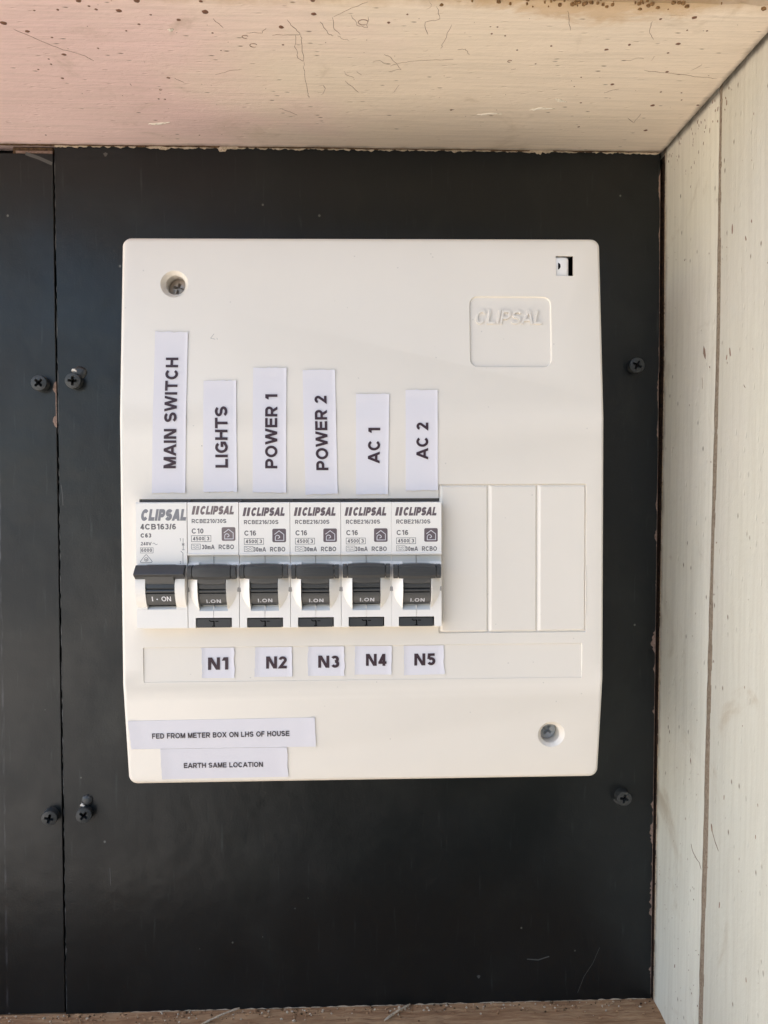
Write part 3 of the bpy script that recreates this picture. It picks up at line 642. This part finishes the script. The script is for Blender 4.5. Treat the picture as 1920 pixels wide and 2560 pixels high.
cover = solid_cover().build('cover', M['cover'], sb, CORG)
cuts = []
def cut(b): cuts.append(b)
b = MB(); b.box(-80.75, 27.45, -75, -34, -41.35, 4.95); cut(b)
def taper_cut(x0, x1, z0, z1, r, depth, sl, k=5):
    b = MB(); R0 = rrect(x0 - sl, x1 + sl, z0 - sl, z1 + sl, r + sl, k); R1 = rrect(x0, x1, z0, z1, r, k); Rx = rrect(x0 - 9 * sl, x1 + 9 * sl, z0 - 9 * sl, z1 + 9 * sl, r + 9 * sl, k)
    b.loft([[(x, cov(z) + depth, z) for x, z in R1], [(x, cov(z) + .0, z) for x, z in R0], [(x, cov(z) - depth * 8, z) for x, z in Rx]])
    return b
cut(taper_cut(27.2, 81.2, -44.3, 9.8, .3, .62, .22))
cut(taper_cut(-79.9, 79.8, -61.3, -48.8, .3, .40, .18))
cut(taper_cut(39.1, 68.6, 53.0, 78.5, 2.6, .65, .35))
HOLES = [(-68.35, 82.85), (69.25, -83.4)]
for hx, hz in HOLES:
    y0 = cov(hz); b = MB(); b.cyl(hx, hz, [(3.55, y0 + 16), (3.55, y0 + 1.9), (3.95, y0 + 1.5), (4.05, y0 + 1.3), (5.0, y0 + .15), (5.6, y0 - 3)], 48); cut(b)
b = MB(); b.box(70.95, 77.5, -75, -52.9, 86.6, 94.1); cut(b)
b = MB(); b.box(69, 80, -53.0, -44, 85, 95.5); cut(b)
dg = None
for i, b in enumerate(cuts):
    c_ = b.build('cutter', M['cover']); c_.parent = None
    c_.location = (0, 0, 0)
    md = cover.modifiers.new('cut%d' % i, 'BOOLEAN'); md.object = c_; md.operation = 'DIFFERENCE'; md.solver = 'EXACT'; c_['tmp'] = 1
bpy.context.view_layer.update()
ev = cover.evaluated_get(bpy.context.evaluated_depsgraph_get()); nm = bpy.data.meshes.new_from_object(ev)
cover.modifiers.clear(); cover.data = nm; nm.name = 'cover'
nm.polygons.foreach_set('use_smooth', [True] * len(nm.polygons)); nm.set_sharp_from_angle(angle=rad(22))
for c_ in [o for o in COL.objects if o.get('tmp')]: bpy.data.objects.remove(c_, do_unlink=True)

# blanking plates in the free ways
for i in range(3):
    x0 = 27.35 + 18 * i + .05; b = MB(); R = rrect(x0, x0 + 17.75, -44.2, 9.7, .15, 1); R1 = rrect(x0 + 1.05, x0 + 17.15, -43.45, 8.95, .15, 1)
    b.loft([[(x, -56.6, z) for x, z in R], [(x, -57.42, z) for x, z in R], [(x, -58.0, z) for x, z in R1]]); b.build('blanking_plate', M['cover'], sb, CORG)
# broken sliver at the right of the plates
b = MB(); b.tube([(81.3, -58.0, -20 - 18 * f + .0) for f in [i / 8 for i in range(9)]], .22, 5); b.build('moulding_flash', M['cover'], sb, CORG)
# latch
b = MB(); b.box(69.3, 76.05, -53.6, -45, 85.6, 93.95, 1.3, 4)
lt = b.build('latch', M['chip_gloss'], sb, CORG, 45)
b = MB(); b.add([(71.85, -53.66, 91.6), (71.85, -53.66, 89.1)] + [(71.85 + .95 * sin(a), -53.66, 90.4 - 1.25 * cos(a)) for a in [.25 + .4 * i for i in range(7)]], [tuple([0, 1] + list(range(2, 9)))])
b.build('slot', M['hollow'], lt, CORG)
b = MB(); b.box(69.1, 79.9, -46.5, -44.6, 85.1, 95.4); b.box(78.2, 79.9, -52.5, -46.4, 85.1, 95.4); b.build('latch_gap', M['hollow'], lt, CORG)
# embossed maker's name
b = MB(); text(b, 'CLIPSAL', (40.6, 68.7), (24.8, 0.0), (0, 5.1), .17, lambda x, z: cov(z) + .65, shear=.22, raise_=.55)
b.build('embossed_name', M['cover'], sb, CORG)
# faint pencil marks
b = MB(); yc = lambda x, z: cov(z)
line(b, [(-54.0, 64.6), (-55.2, 63.0), (-53.6, 62.6)], .14, yc); line(b, [(-53.0, 63.1), (-52.8, 62.5)], .14, yc)
line(b, [(-58.4, 24.2), (-58.2, 23.9)], .3, yc)
b.build('pencil_mark', M['greymark'], sb, CORG)['kind'] = 'stuff'
# cover screws down their holes
for (hx, hz), ang, mt, lab in [(HOLES[0], 15, 'steel', 'steel cross-head screw deep in the upper left hole of the cover'), (HOLES[1], 35, 'zinc', 'blue-grey cross-head screw deep in the lower right hole of the cover')]:
    y0 = cov(hz) + 8.4; t = thing('cover_screw', (hx, y0, hz), lab, 'screw', 'screws holding the cover')
    b = rot_about(screw_meshes(3.5, 1.7, 1.3, 1.05, dome=.5), ang); b.v = [(p[0] + hx, p[1] + y0, p[2] + hz) for p in b.v]
    b.build('head', M[mt], t, (hx, y0, hz), 35)
    b = MB(); b.cyl(hx, hz, [(3.4, y0 + .1), (3.4, y0 + 1)], 24); b.build('washer', M['hollow'], t, (hx, y0, hz))

# ------------------------------------------------------------------ breakers
F = -62.4
def arcz(z, R=11.8, zc=-26.0, yc=-54.0, zb=-34.3):
    """protrusion of the cheek above the face at height z"""
    d = R * R - (z - zc) ** 2
    return max(0.0, -(yc - math.sqrt(d)) - 62.4) if d > 0 else 0.0
def drum(z, R=10.9, zc=-26.0, yc=-54.0): return yc - math.sqrt(max(0, R * R - (z - zc) ** 2))
def text_part(name, mat, parent, org, fn):
    b = MB(); fn(b); return b.build(name, mat, parent, org)
yF = lambda x, z: F
# --- RCBO pieces, centred on x=0
def rcbo_body():
    b = MB()
    b.box(-8.95, 8.95, -50, -38, -41.1, 3.2)
    b.box(-8.95, 8.95, -60.8, -49.9, -15.4, 3.3)
    for s in (-1, 1):
        xa, xb = (5.0, 8.97)
        x0, x1 = (xa, xb) if s > 0 else (-xb, -xa)
        b.prism([(-49.95, -15.45), (-61.1, -15.45), (-61.1, -17.6), (-62.4, -18.6), (-62.4, -40.9), (-62.2, -41.1), (-49.95, -41.1)], *((6.4, xb) if s > 0 else (-xb, -6.4)))
        b.prism([(-49.95, -15.45), (-61.1, -15.45), (-61.1, -17.6), (-62.4, -18.6), (-62.4, -37.42), (-49.95, -37.42)], *((xa, 6.39) if s > 0 else (-6.39, -xa)))
        # cheek: bulges as an arc at its inner edge and falls away to the module edge
        N = 30; zt, zb_ = -17.9, -34.25; kk = .92; rows = []
        for i in range(N + 1):
            z = zt + (zb_ - zt) * i / N; hgt = arcz(z); dm = min(3.93, hgt / kk)
            row = [(5.02, F + .4), (5.02, F - hgt), (5.02 + .18, F - hgt + (.05 if hgt > .2 else 0)), (5.02 + dm, F - max(0, hgt - kk * dm) + (.0)), (5.02 + dm, F + .4)]
            rows.append([(s * x, y, z) for x, y in row])
        b.loft(rows)
        # lower middle lip behind the drum, in two halves with a hairline seam
        h0, h1 = (.1, 5.0) if s > 0 else (-5.0, -.1)
        b.prism([(-49.95, -33.0), (-60.2, -33.1), (-61.1, -33.5), (-62.4, -35.0), (-62.4, -37.35), (-62.4, -37.4), (-49.95, -37.4)], h0, h1)
        b.prism([(-49.95, -15.45), (-61.1, -15.45), (-61.1, -18.6), (-49.95, -18.6)], h0, h1)
    b.box(-6.3, 6.3, -60.2, -49.9, -41.1, -37.43);
    b.box(-.12, .12, -61.9, -50, -37.39, -33.4)
    return b.mesh('body', M['body'], (0, 0, 0), 28)
def rcbo_plate():
    b = MB(); x = 8.97
    b.prism([(-60.85, 3.75), (-62.15, 3.75), (-62.4, 3.5), (-62.4, -14.2), (-62.8, -14.5), (-62.7, -15.05), (-62.0, -15.35), (-60.85, -15.35)], -x, x)
    return b.mesh('label_plate', M['body'], (0, 0, 0), 25)
def recess_tint():
    b = MB()
    for h0, h1 in ((.14, 4.96), (-4.96, -.14)):
        b.prism([(-60.9, -33.12), (-60.27, -33.08), (-61.15, -33.46), (-62.43, -34.97), (-60.9, -34.97)], h0, h1)
    b.prism([(-61, -15.5), (-61.14, -15.5), (-61.14, -17.5), (-61, -17.5)], -8.8, -.14); b.prism([(-61, -15.5), (-61.14, -15.5), (-61.14, -17.5), (-61, -17.5)], .14, 8.8)
    return b.mesh('grey_recess', M['grey'], (0, 0, 0))
def rcbo_toggle():
    b = MB()
    def bar(x0, x1, n, bulge, inset=0):
        rings = []
        for i in range(n + 1):
            x = x0 + (x1 - x0) * i / n; c_ = bulge * (1 - (x / 6.6) ** 2) if bulge else 0
            zt, zb_ = -18.35 + c_ * .6 - inset, -23.15 - c_ * .5 + inset; f = -66.5 + inset - c_ * .3
            rings.append([(x, -62.2, zt), (x, f + 1.1, zt), (x, f, zt - .9), (x, f - .12, (zt + zb_) / 2), (x, f, zb_ + 1.2), (x, f + 1.0, zb_), (x, -62.2, zb_)])
        b.loft(rings)
    bar(-8.38, -6.85, 2, 0); bar(6.85, 8.38, 2, 0); bar(-7.0, 7.0, 1, 0, .55); bar(-6.55, 6.55, 14, .55)
    for k, zz in enumerate((-19.9, -20.6, -21.3)):
        b.tube([(x, -66.68 - .16 * (1 - (x / 6.6) ** 2) + .02, zz + .25 * (1 - (x / 5) ** 2)) for x in [-4.4 + .8 * i + k * .3 for i in range(11)]], .10, 5)
    # neck and drum
    W = 4.75
    rings = []
    for i in range(9):
        x = -W + 2 * W * i / 8; q = .35 * (1 - (x / W) ** 2)
        rings.append([(x, -55, -22.4), (x, -65.9, -22.4), (x, -65.75, -23.4), (x, -65.25, -24.6 - q), (x, -64.7, -24.95 - q * .9), (x, -55, -25.2)])
    b.loft(rings)
    pr_ = [(-55, -24.4), (-64.75, -24.4), (drum(-26.2), -26.2), (drum(-26.5) + .1, -26.55), (drum(-26.6) + .9, -26.65), (drum(-27) + .9, -27.0), (drum(-27.1), -27.15), (drum(-27.6) - .1, -27.55), (drum(-27.9), -27.9), (drum(-28) + .9, -28.0), (drum(-28.3) + .9, -28.3), (drum(-28.4), -28.4)]
    pr_ += [(drum(z), z) for z in (-29.2, -30, -30.8, -31.6, -32.4)] + [(drum(-32.6) + .3, -32.65), (-60, -32.7), (-55, -32.7)]
    b.prism(pr_, -W, W)
    return b.mesh('toggle', M['dark'], (0, 0, 0), 32)
def slot_void():
    b = MB(); b.box(-6.37, 6.37, -60.6, -60.25, -41.05, -37.45); b.box(-5.0, 5.0, -58.7, -50, -33.0, -18.6); return b.mesh('slot_liner', M['hollow'])
def test_button():
    b = MB(); R = rrect(-6.2, 5.98, -41.0, -37.85, .35, 3)
    b.loft([[(x, -60.7, z) for x, z in R], [(x, -61.85, z) for x, z in R], [(x * .985, -62.05, (z + 39.27) * .93 - 39.27) for x, z in R]])
    return b.mesh('test_button', M['dark'], (0, 0, 0), 30)
def button_frame():
    b = MB(); y0 = -62.4
    for (x0, x1, z0, z1) in ((-6.36, -6.28, -41.1, -37.45), (6.28, 6.36, -41.1, -37.45)): b.box(x0, x1, -62.3, -60, z0, z1)
    return b
def button_mark():
    b = MB(); yt = lambda x, z: -62.07
    line(b, [(-1.7, -38.3), (-1.2, -38.75), (-.4, -38.75)], .35, yt); line(b, [(-.35, -38.6), (0, -38.8), (0, -40.5)], .45, yt); line(b, [(.5, -38.75), (1.6, -38.75)], .3, yt); line(b, [(-.7, -40.45), (.45, -40.45)], .3, yt, e=.01)
    return b.mesh('button_mark', M['hollow'])
def pins():
    b = MB()
    for s in (-1, 1):
        pts = [(s * 8.9 - s * .82 * sin(a), -27.35 + .82 * cos(a)) for a in [pi * i / 10 for i in range(11)]]
        b.loft([[(x, F + .3, z) for x, z in pts], [(x, F - .16, z) for x, z in pts]])
    return b.mesh('rivet', M['greymark'], (0, 0, 0))
MS = dict(body=rcbo_body(), plate=rcbo_plate(), tint=recess_tint(), toggle=rcbo_toggle(), slot=slot_void(), test=test_button(), bm=button_mark(), pins=pins())
def on_text():
    b = MB(); text(b, 'I.ON', (-2.3, -31.85), (5.1, 0.0), (0, 1.35), .21, lambda x, z: drum(z) - .03, track=.07); return b.mesh('on_lettering', M['print_dim'])
MS['on'] = on_text()
def mk(name, me, parent):
    o = bpy.data.objects.new(name, me); COL.objects.link(o); o.parent = parent; return o

def breaker_print(plate, first):
    """print of one label plate; the first one sits a little higher and is a 10 A type"""
    d = dict(code=0, c=0, box=0, bot=0, icon=0, logo=0) if first else dict(code=-.35, c=-.72, box=-1.0, bot=-.85, icon=-.65, logo=-.5)
    mt = M['print_brown'] if first else M['print_plum']; lx = -7.5 if first else -7.7
    def logo(b):
        z0 = -.64 + d['logo']; H = 3.05; sh = .62
        for k in range(2):
            x = lx + k * 1.35; b.add([(x, F - .02, z0), (x + .95, F - .02, z0), (x + .95 + sh, F - .02, z0 + H), (x + sh, F - .02, z0 + H)], [(0, 1, 2, 3)])
        text(b, 'CLIPSAL', (lx + 2.85, z0), (11.9, 0), (0, H), .30, yF, shear=.2, track=-.06)
    text_part('maker_name', mt, plate, (0, 0, 0), logo)
    def txt(b):
        text(b, 'RCBE210/30S' if first else 'RCBE216/30S', (-7.45 if first else -7.2, -3.66 + d['code']), (12.2, 0), (0, 1.45), .20, yF)
        text(b, 'C10' if first else 'C16', (-7.5 if first else -7.1, -7.35 + d['c']), (4.15, 0), (0, 1.78), .19, yF)
        z0 = -10.21 + d['box']; x0 = -7.6 if first else -7.15
        text(b, '4500', (x0 + .5, z0 + .42), (4.0, 0), (0, 1.3), .20, yF); text(b, '3', (x0 + 5.35, z0 + .42), (.95, 0), (0, 1.3), .20, yF)
        line(b, [(x0, z0), (x0 + 6.85, z0), (x0 + 6.85, z0 + 2.1), (x0, z0 + 2.1)], .16, yF, True, .004); line(b, [(x0 + 4.75, z0), (x0 + 4.75, z0 + 2.1)], .16, yF, False, .008)
        z1 = -12.95 + d['bot']
        line(b, [(x0, z1 + .05), (x0 + 3.1, z1 + .05), (x0 + 3.1, z1 + 1.85), (x0, z1 + 1.85)], .14, yF, True, .004)
        for zz in (.6, 1.25): line(b, [(x0 + .4 + i * .19, z1 + zz + .2 * sin(i * .9)) for i in range(13)], .13, yF, False, .008)
        text(b, '30mA', (-3.95, z1), (4.5, 0), (0, 1.62), .21, yF); text(b, 'RCBO', (1.95, z1), (5.4, 0), (0, 1.62), .21, yF)
    text_part('rating_print', M['print_text'], plate, (0, 0, 0), txt)
    def icon(b):
        x0, z0 = 3.05 - (.0 if first else .25), -10.0 + d['icon'] * .8
        P = rrect(x0, x0 + 4.85, z0, z0 + 4.85, .55, 4); b.add([(x, F - .02, z) for x, z in P], [tuple(range(len(P)))])
    ic = text_part('house_badge', mt, plate, (0, 0, 0), icon)
    def house(b):
        x0, z0 = 3.05 - (.0 if first else .25), -10.0 + d['icon'] * .8; q = 4.85; yy = lambda x, z: F - .03
        line(b, [(x0 + u * q, z0 + v * q) for u, v in [(.16, .58), (.5, .84), (.84, .58), (.84, .14), (.22, .14), (.22, .36)] + [(.22 + .16 - .16 * cos(a), .36 + .16 * sin(a)) for a in [.4 * i for i in range(1, 9)]] + [(.40, .28)]], .24, yy)
    text_part('house_outline', M['print_white'], ic, (0, 0, 0), house)

RG = 'residual current breakers with black toggles'
rc = []
for i, (cx, dz, lab) in enumerate([(-53.75, 0.1, 'white breaker marked C10 with a black toggle, next to the main switch, under LIGHTS'),
        (-35.6, 0, 'white C16 breaker with a black toggle, directly right of the C10 one'),
        (-17.5, -.02, 'white C16 breaker under the POWER 2 label, middle of the five small-toggle breakers'),
        (0.58, -.05, 'white C16 breaker under the AC 1 label, second from the blank plates'),
        (18.58, -.08, 'white C16 breaker with a black toggle beside the blank plates, rightmost of the row')]):
    t = thing('circuit_breaker', (cx, 0, dz), lab, 'circuit breaker', RG)
    mk('body', MS['body'], t); p = mk('label_plate', MS['plate'], t); mk('grey_recess', MS['tint'], t); mk('slot_liner', MS['slot'], t); mk('rivet', MS['pins'], t)
    tg = mk('toggle', MS['toggle'], t); ta = rad((.8, -.5, .3, -.9, .5)[i]); cv = Vector((0, -.054, -.026)); tg.rotation_euler = (ta, 0, 0); tg.location = cv - Matrix.Rotation(ta, 3, 'X') @ cv; mk('on_lettering', MS['on'], tg)
    tb = mk('test_button', MS['test'], t); mk('button_mark', MS['bm'], tb)
    if i < 2: breaker_print(p, i == 0); src = p
    else:
        for ch in src.children:
            c_ = ch.copy(); COL.objects.link(c_); c_.parent = p
            for g in ch.children: h_ = g.copy(); COL.objects.link(h_); h_.parent = c_
    rc.append(t)

# --- main switch
mc = -71.9
t = thing('circuit_breaker', (mc, 0, 0), 'white C63 main switch with a plain wide black toggle, leftmost breaker under MAIN SWITCH', 'circuit breaker')
b = MB(); X = 8.93
b.prism([(-38, 3.4), (-61.4, 3.6), (-62.15, 3.85), (-62.4, 3.5), (-62.4, -18.2), (-60, -18.6), (-50, -18.6), (-50, -33.2), (-61.0, -33.2), (-62.4, -34.2), (-62.4, -40.8), (-62.0, -41.1), (-38, -41.1)], -5.12, 5.12)
for s in (-1, 1):
    x0, x1 = (5.121, X) if s > 0 else (-X, -5.121)
    b.prism([(-38, 3.4), (-61.4, 3.6), (-62.15, 3.85), (-62.4, 3.5), (-62.4, -40.8), (-62.0, -41.1), (-38, -41.1)], x0, x1)
    prof = [(-61.5, -18.2)] + [(F - arcz(z, 11.2), z) for z in [-18.4 - i * (34.05 - 18.4) / 22 for i in range(23)]] + [(F - .12, -34.15), (-61.5, -34.15)]
    a_, c_ = (5.14, 8.62) if s > 0 else (-8.62, -5.14)
    b.prism(prof, a_, c_)
b.build('body', M['body'], t, (mc, 0, 0)).data.transform(Matrix.Translation((mc / 1000, 0, 0)))
def fix(o): return o
mO = (0, 0, 0)
def mpart(b, name, mat, parent, smooth=None):
    return b.build(name, mat, parent, mO, smooth)
b = MB(); b.box(-5.1, 5.1, -60.0, -50.05, -33.15, -18.65); mpart(b, 'slot_liner', M['hollow'], t)
b = MB()
b.prism([(-62.6, -18.35), (-64.2, -18.25), (-67.2, -20.9), (-67.35, -21.15), (-67.2, -21.4), (-64.3, -23.45), (-62.8, -23.4)], -8.6, 8.6)
b.prism([(-55, -22), (-66.2, -22.0), (-65.6, -23.6), (-65.0, -24.75), (-64.8, -24.85), (-55, -25)], -4.95, 4.95)
prf = [(-55, -24.4), (-64.6, -24.4), (drum(-26.2), -26.25), (drum(-26.3) + .9, -26.35), (drum(-26.8) + .9, -26.8), (drum(-27) + .1, -26.95), (drum(-27.4) - .1, -27.4), (drum(-27.8), -27.8), (drum(-28) + .9, -27.9), (drum(-28.3) + .9, -28.2), (drum(-28.4), -28.35)] + [(drum(z), z) for z in (-29.2, -30, -30.8, -31.6, -32.6)] + [(-60, -32.8), (-55, -32.8)]
b.prism(prf, -4.95, 4.95)
tg = mpart(b, 'toggle', M['dark'], t, 30)
b = MB(); text(b, 'I', (-3.1, -31.05), (.35, 0), (0, 1.75), .2, lambda x, z: drum(z) - .03); b.add([(-1.25 + .3 * cos(a), drum(-30.25) - .05, -30.3 + .26 * sin(a)) for a in [i * .785 for i in range(8)]], [tuple(range(8))])
text(b, 'ON', (.25, -31.05), (3.3, 0), (0, 1.75), .17, lambda x, z: drum(z) - .03); mpart(b, 'on_lettering', M['print_white'], tg)
b = MB(); text(b, 'CLIPSAL', (-7.3, -2.65), (15.9, 0), (0, 4.1), .31, yF, shear=.16, track=-.06); mpart(b, 'maker_name', M['print_grey'], t)
b = MB(); text(b, '4CB163/6', (-7.35, -5.75), (12.5, 0), (0, 2.0), .21, yF); text(b, 'C63', (-7.3, -8.6), (3.75, 0), (0, 1.5), .25, yF)
text(b, '240V', (-7.35, -11.35), (3.9, 0), (0, 1.2), .20, yF); line(b, [(-3.1 + i * .14, -10.85 + .3 * sin(2 * pi * i / 12)) for i in range(13)], .14, yF)
text(b, '6000', (-7.1, -13.65), (3.75, 0), (0, 1.2), .20, yF); line(b, [(-7.4, -14.05), (-2.95, -14.05), (-2.95, -12.2), (-7.4, -12.2)], .13, yF, True)
tri = []
for k, (cx, cz) in enumerate(((-5.4, -15.0), (-7.1, -17.1), (-3.7, -17.1))):
    a0 = (90, 210, 330)[k]
    for i in range(5): tri.append((cx + .35 * cos(rad(a0 - 60 + 30 * i)), cz + .35 * sin(rad(a0 - 60 + 30 * i))))
line(b, tri, .16, yF, True); line(b, arc(-5.4, -16.35, .68, .68, 0, 330, 11), .14, yF, True); line(b, arc(-5.4, -16.35, .36, .36, 150, 400, 8), .12, yF); line(b, [(-5.6, -16.3), (-5.4, -16.55), (-4.95, -15.95)], .13, yF, e=.01)
line(b, [(7.6, -8.9), (7.6, -13.0)], .16, yF); line(b, [(7.2, -10.7), (8.0, -11.5)], .16, yF, e=.004); line(b, [(8.0, -10.7), (7.2, -11.5)], .16, yF, e=.008); line(b, [(7.15, -11.0), (8.05, -11.0)], .14, yF, e=.012); line(b, [(7.15, -13.0), (8.1, -13.0)], .16, yF, e=.004)
line(b, [(6.75, -13.4), (7.5, -14.2), (7.5, -18.0)], .17, yF); text(b, '1', (6.4, -9.95), (.4, 0), (0, 1.0), .14, yF); text(b, '2', (6.3, -18.0), (.6, 0), (0, 1.0), .14, yF)
mpart(b, 'rating_print', M['print_text'], t)
# grey rail glimpsed in the slot over the breakers
b = MB(); b.box(-80.6, 27.3, -57.2, -50, 4.0, 4.9); 
for x in (-62.9, -44.6, -26.3, -8.2, 9.7): b.box(x - .4, x + .4, -58.2, -57.1, 3.9, 4.85)
b.build('slot_rail', M['rail'], sb, CORG)

# ------------------------------------------------------------------ paper labels
def sticker(txt, P, label, group, weight, floor=0.0, along='z', seed=0, bulge=0.0):
    """P: corners TL TR BR BL, then text baseline start, its cap top, baseline end, its cap top (x, z in mm)"""
    rnd = random.Random(seed); TL, TR, BR, BL = [Vector(p) for p in P[:4]]
    cx = sum(p[0] for p in P[:4]) / 4; cz = sum(p[1] for p in P[:4]) / 4; org = (cx, -58, cz)
    nu, nv = (14, 40) if along == 'z' else (44 if along == 'x' else 12, 12)
    o1, o2 = rnd.uniform(0, 99), rnd.uniform(0, 99)
    def yy(x, z): return cov(z) + floor
    vs = []
    for j in range(nv + 1):
        for i in range(nu + 1):
            u, v = i / nu, j / nv
            p = (TL * (1 - u) + TR * u) * (1 - v) + (BL * (1 - u) + BR * u) * v
            x, z = p
            tear = lambda s, o: .38 * noise.noise(Vector((s * .9, o, 0))) + .16 * noise.noise(Vector((s * 3.1, o, 4)))
            if along == 'z':
                if j in (0, nv): z += tear(x, o1 + j)
                e = min(j, nv - j) / nv * 45
            else:
                if i in (0, nu): x += tear(z, o1 + i)
                e = min(i, nu - i) / nu * 45
            lift = .10 + .22 * max(0, 1 - e / 3) + .10 * max(0, noise.noise(Vector((x * .12, z * .08, o2)))) + (.15 if i == nu and along == 'z' else 0)
            vs.append((x, yy(x, z) - lift, z))
    k = len(vs); vs += [(v[0], v[1] + .09, v[2]) for v in vs]; fs = []
    for j in range(nv):
        for i in range(nu): a = j * (nu + 1) + i; fs += [(a, a + nu + 1, a + nu + 2, a + 1), (k + a, k + a + 1, k + a + nu + 2, k + a + nu + 1)]
    for i in range(nu): fs.append((i, i + 1, k + i + 1, k + i)); a = nv * (nu + 1) + i; fs.append((a, k + a, k + a + 1, a + 1))
    for j in range(nv): a = j * (nu + 1); fs.append((a, k + a, k + a + nu + 1, a + nu + 1)); a += nu; fs.append((a, a + nu + 1, k + a + nu + 1, k + a))
    b = MB(); b.add(vs, fs); o = b.build('paper_label', M['paper'], None, org, 60)
    tag(o, label, 'label', group)
    b = MB(); O, C, E, _ = [Vector(p) for p in P[4:8]]
    text(b, txt, tuple(O), tuple(E - O), tuple(C - O), weight, lambda x, z: yy(x, z) - .26)
    b.build('lettering', M['ink'] if weight > .2 else M['ink_fine'], o, org)
G1, G2, G3 = 'vertical paper labels above the breakers', 'small N labels in the recessed strip', 'wide paper labels at the bottom of the cover'
DATA = [('MAIN SWITCH', [(-75.01, 65.2), (-63.31, 65.14), (-64.29, 7.22), (-76.22, 7.15), (-67.61, 15.98), (-72.03, 15.99), (-66.67, 55.83), (-71.09, 55.82)], 'tall white paper label reading MAIN SWITCH, longest of the vertical ones', G1),
('LIGHTS', [(-57.65, 47.44), (-45.93, 47.57), (-45.79, 7.59), (-57.88, 7.47), (-49.03, 16.21), (-53.47, 16.22), (-49.11, 38.25), (-53.6, 38.25)], 'vertical white paper label reading LIGHTS', G1),
('POWER 1', [(-39.88, 52.26), (-27.89, 52.28), (-28.17, 7.15), (-40.21, 7.3), (-31.34, 15.9), (-35.69, 15.91), (-31.17, 42.6), (-35.41, 42.59)], 'vertical white paper label reading POWER 1, next to the LIGHTS label', G1),
('POWER 2', [(-22.12, 51.31), (-10.4, 51.61), (-9.62, 6.76), (-21.23, 6.42), (-12.92, 15.21), (-17.29, 15.22), (-13.51, 42.07), (-17.93, 42.07)], 'vertical white paper label reading POWER 2, just left of the AC labels', G1),
('AC 1', [(-2.88, 42.77), (9.21, 42.83), (8.57, 6.52), (-3.03, 6.45), (5.6, 17.6), (1.28, 17.61), (5.87, 30.48), (1.49, 30.48)], 'vertical white paper label reading AC 1, shorter than AC 2 beside it', G1),
('AC 2', [(15.1, 44.21), (26.74, 44.22), (26.72, 7.94), (15.07, 7.64), (23.2, 18.99), (18.91, 19.0), (23.29, 32.35), (18.96, 32.35)], 'vertical white paper label reading AC 2, rightmost of the upright ones', G1),
('N1', [(-59.08, -48.95), (-47.37, -48.95), (-47.39, -60.11), (-59.18, -59.97), (-56.89, -56.99), (-56.85, -52.49), (-49.63, -56.92), (-49.59, -52.57)], 'small white paper label reading N1, leftmost in the recessed strip', G2),
('N2', [(-39.78, -48.95), (-26.6, -48.95), (-26.44, -59.8), (-40.1, -59.8), (-35.92, -56.76), (-35.89, -52.32), (-28.46, -56.76), (-28.43, -52.4)], 'small white paper label reading N2 in the recessed strip, below the POWER 1 breaker', G2),
('N3', [(-20.7, -48.95), (-7.54, -48.95), (-7.44, -59.79), (-20.85, -59.63), (-17.05, -56.65), (-17.03, -52.21), (-9.4, -56.74), (-9.38, -52.29)], 'small white paper label reading N3, middle one of the recessed strip', G2),
('N4', [(-3.59, -48.95), (9.86, -48.95), (9.67, -59.51), (-3.8, -59.35), (0.33, -56.14), (0.35, -51.76), (7.85, -56.22), (7.87, -51.84)], 'small white paper label reading N4 in the recessed strip, below the AC 1 breaker', G2),
('N5', [(14.07, -48.95), (28.78, -48.95), (29.08, -59.58), (14.43, -59.81), (18.02, -56.26), (18.03, -51.87), (25.74, -56.18), (25.74, -51.95)], 'small white paper label reading N5, rightmost in the recessed strip', G2),
('EARTH SAME LOCATION', [(-75.15, -86.60), (-28.72, -86.6), (-28.6, -98.09), (-74.85, -98.31), (-66.75, -94.05), (-66.75, -92.11), (-37.8, -94.03), (-37.83, -92.16)], 'wide white paper label reading EARTH SAME LOCATION, lowest on the cover', G3),
('FED FROM METER BOX ON LHS OF HOUSE', [(-86.25, -75.7), (-18.44, -75.26), (-18.18, -86.50), (-85.46, -86.5), (-77.79, -82.55), (-77.78, -80.55), (-27.84, -82.22), (-27.88, -80.3)], 'widest white paper label reading FED FROM METER BOX ON LHS OF HOUSE', G3)]
for i, (tx, P, lab, g) in enumerate(DATA):
    if g == G1: sticker(tx, P, lab, g, .21, 0, 'z', i)
    elif g == G2: sticker(tx, P, lab, g, .215, .38, 's', i)
    else: sticker(tx, P, lab, g, .19, 0, 'x', i)
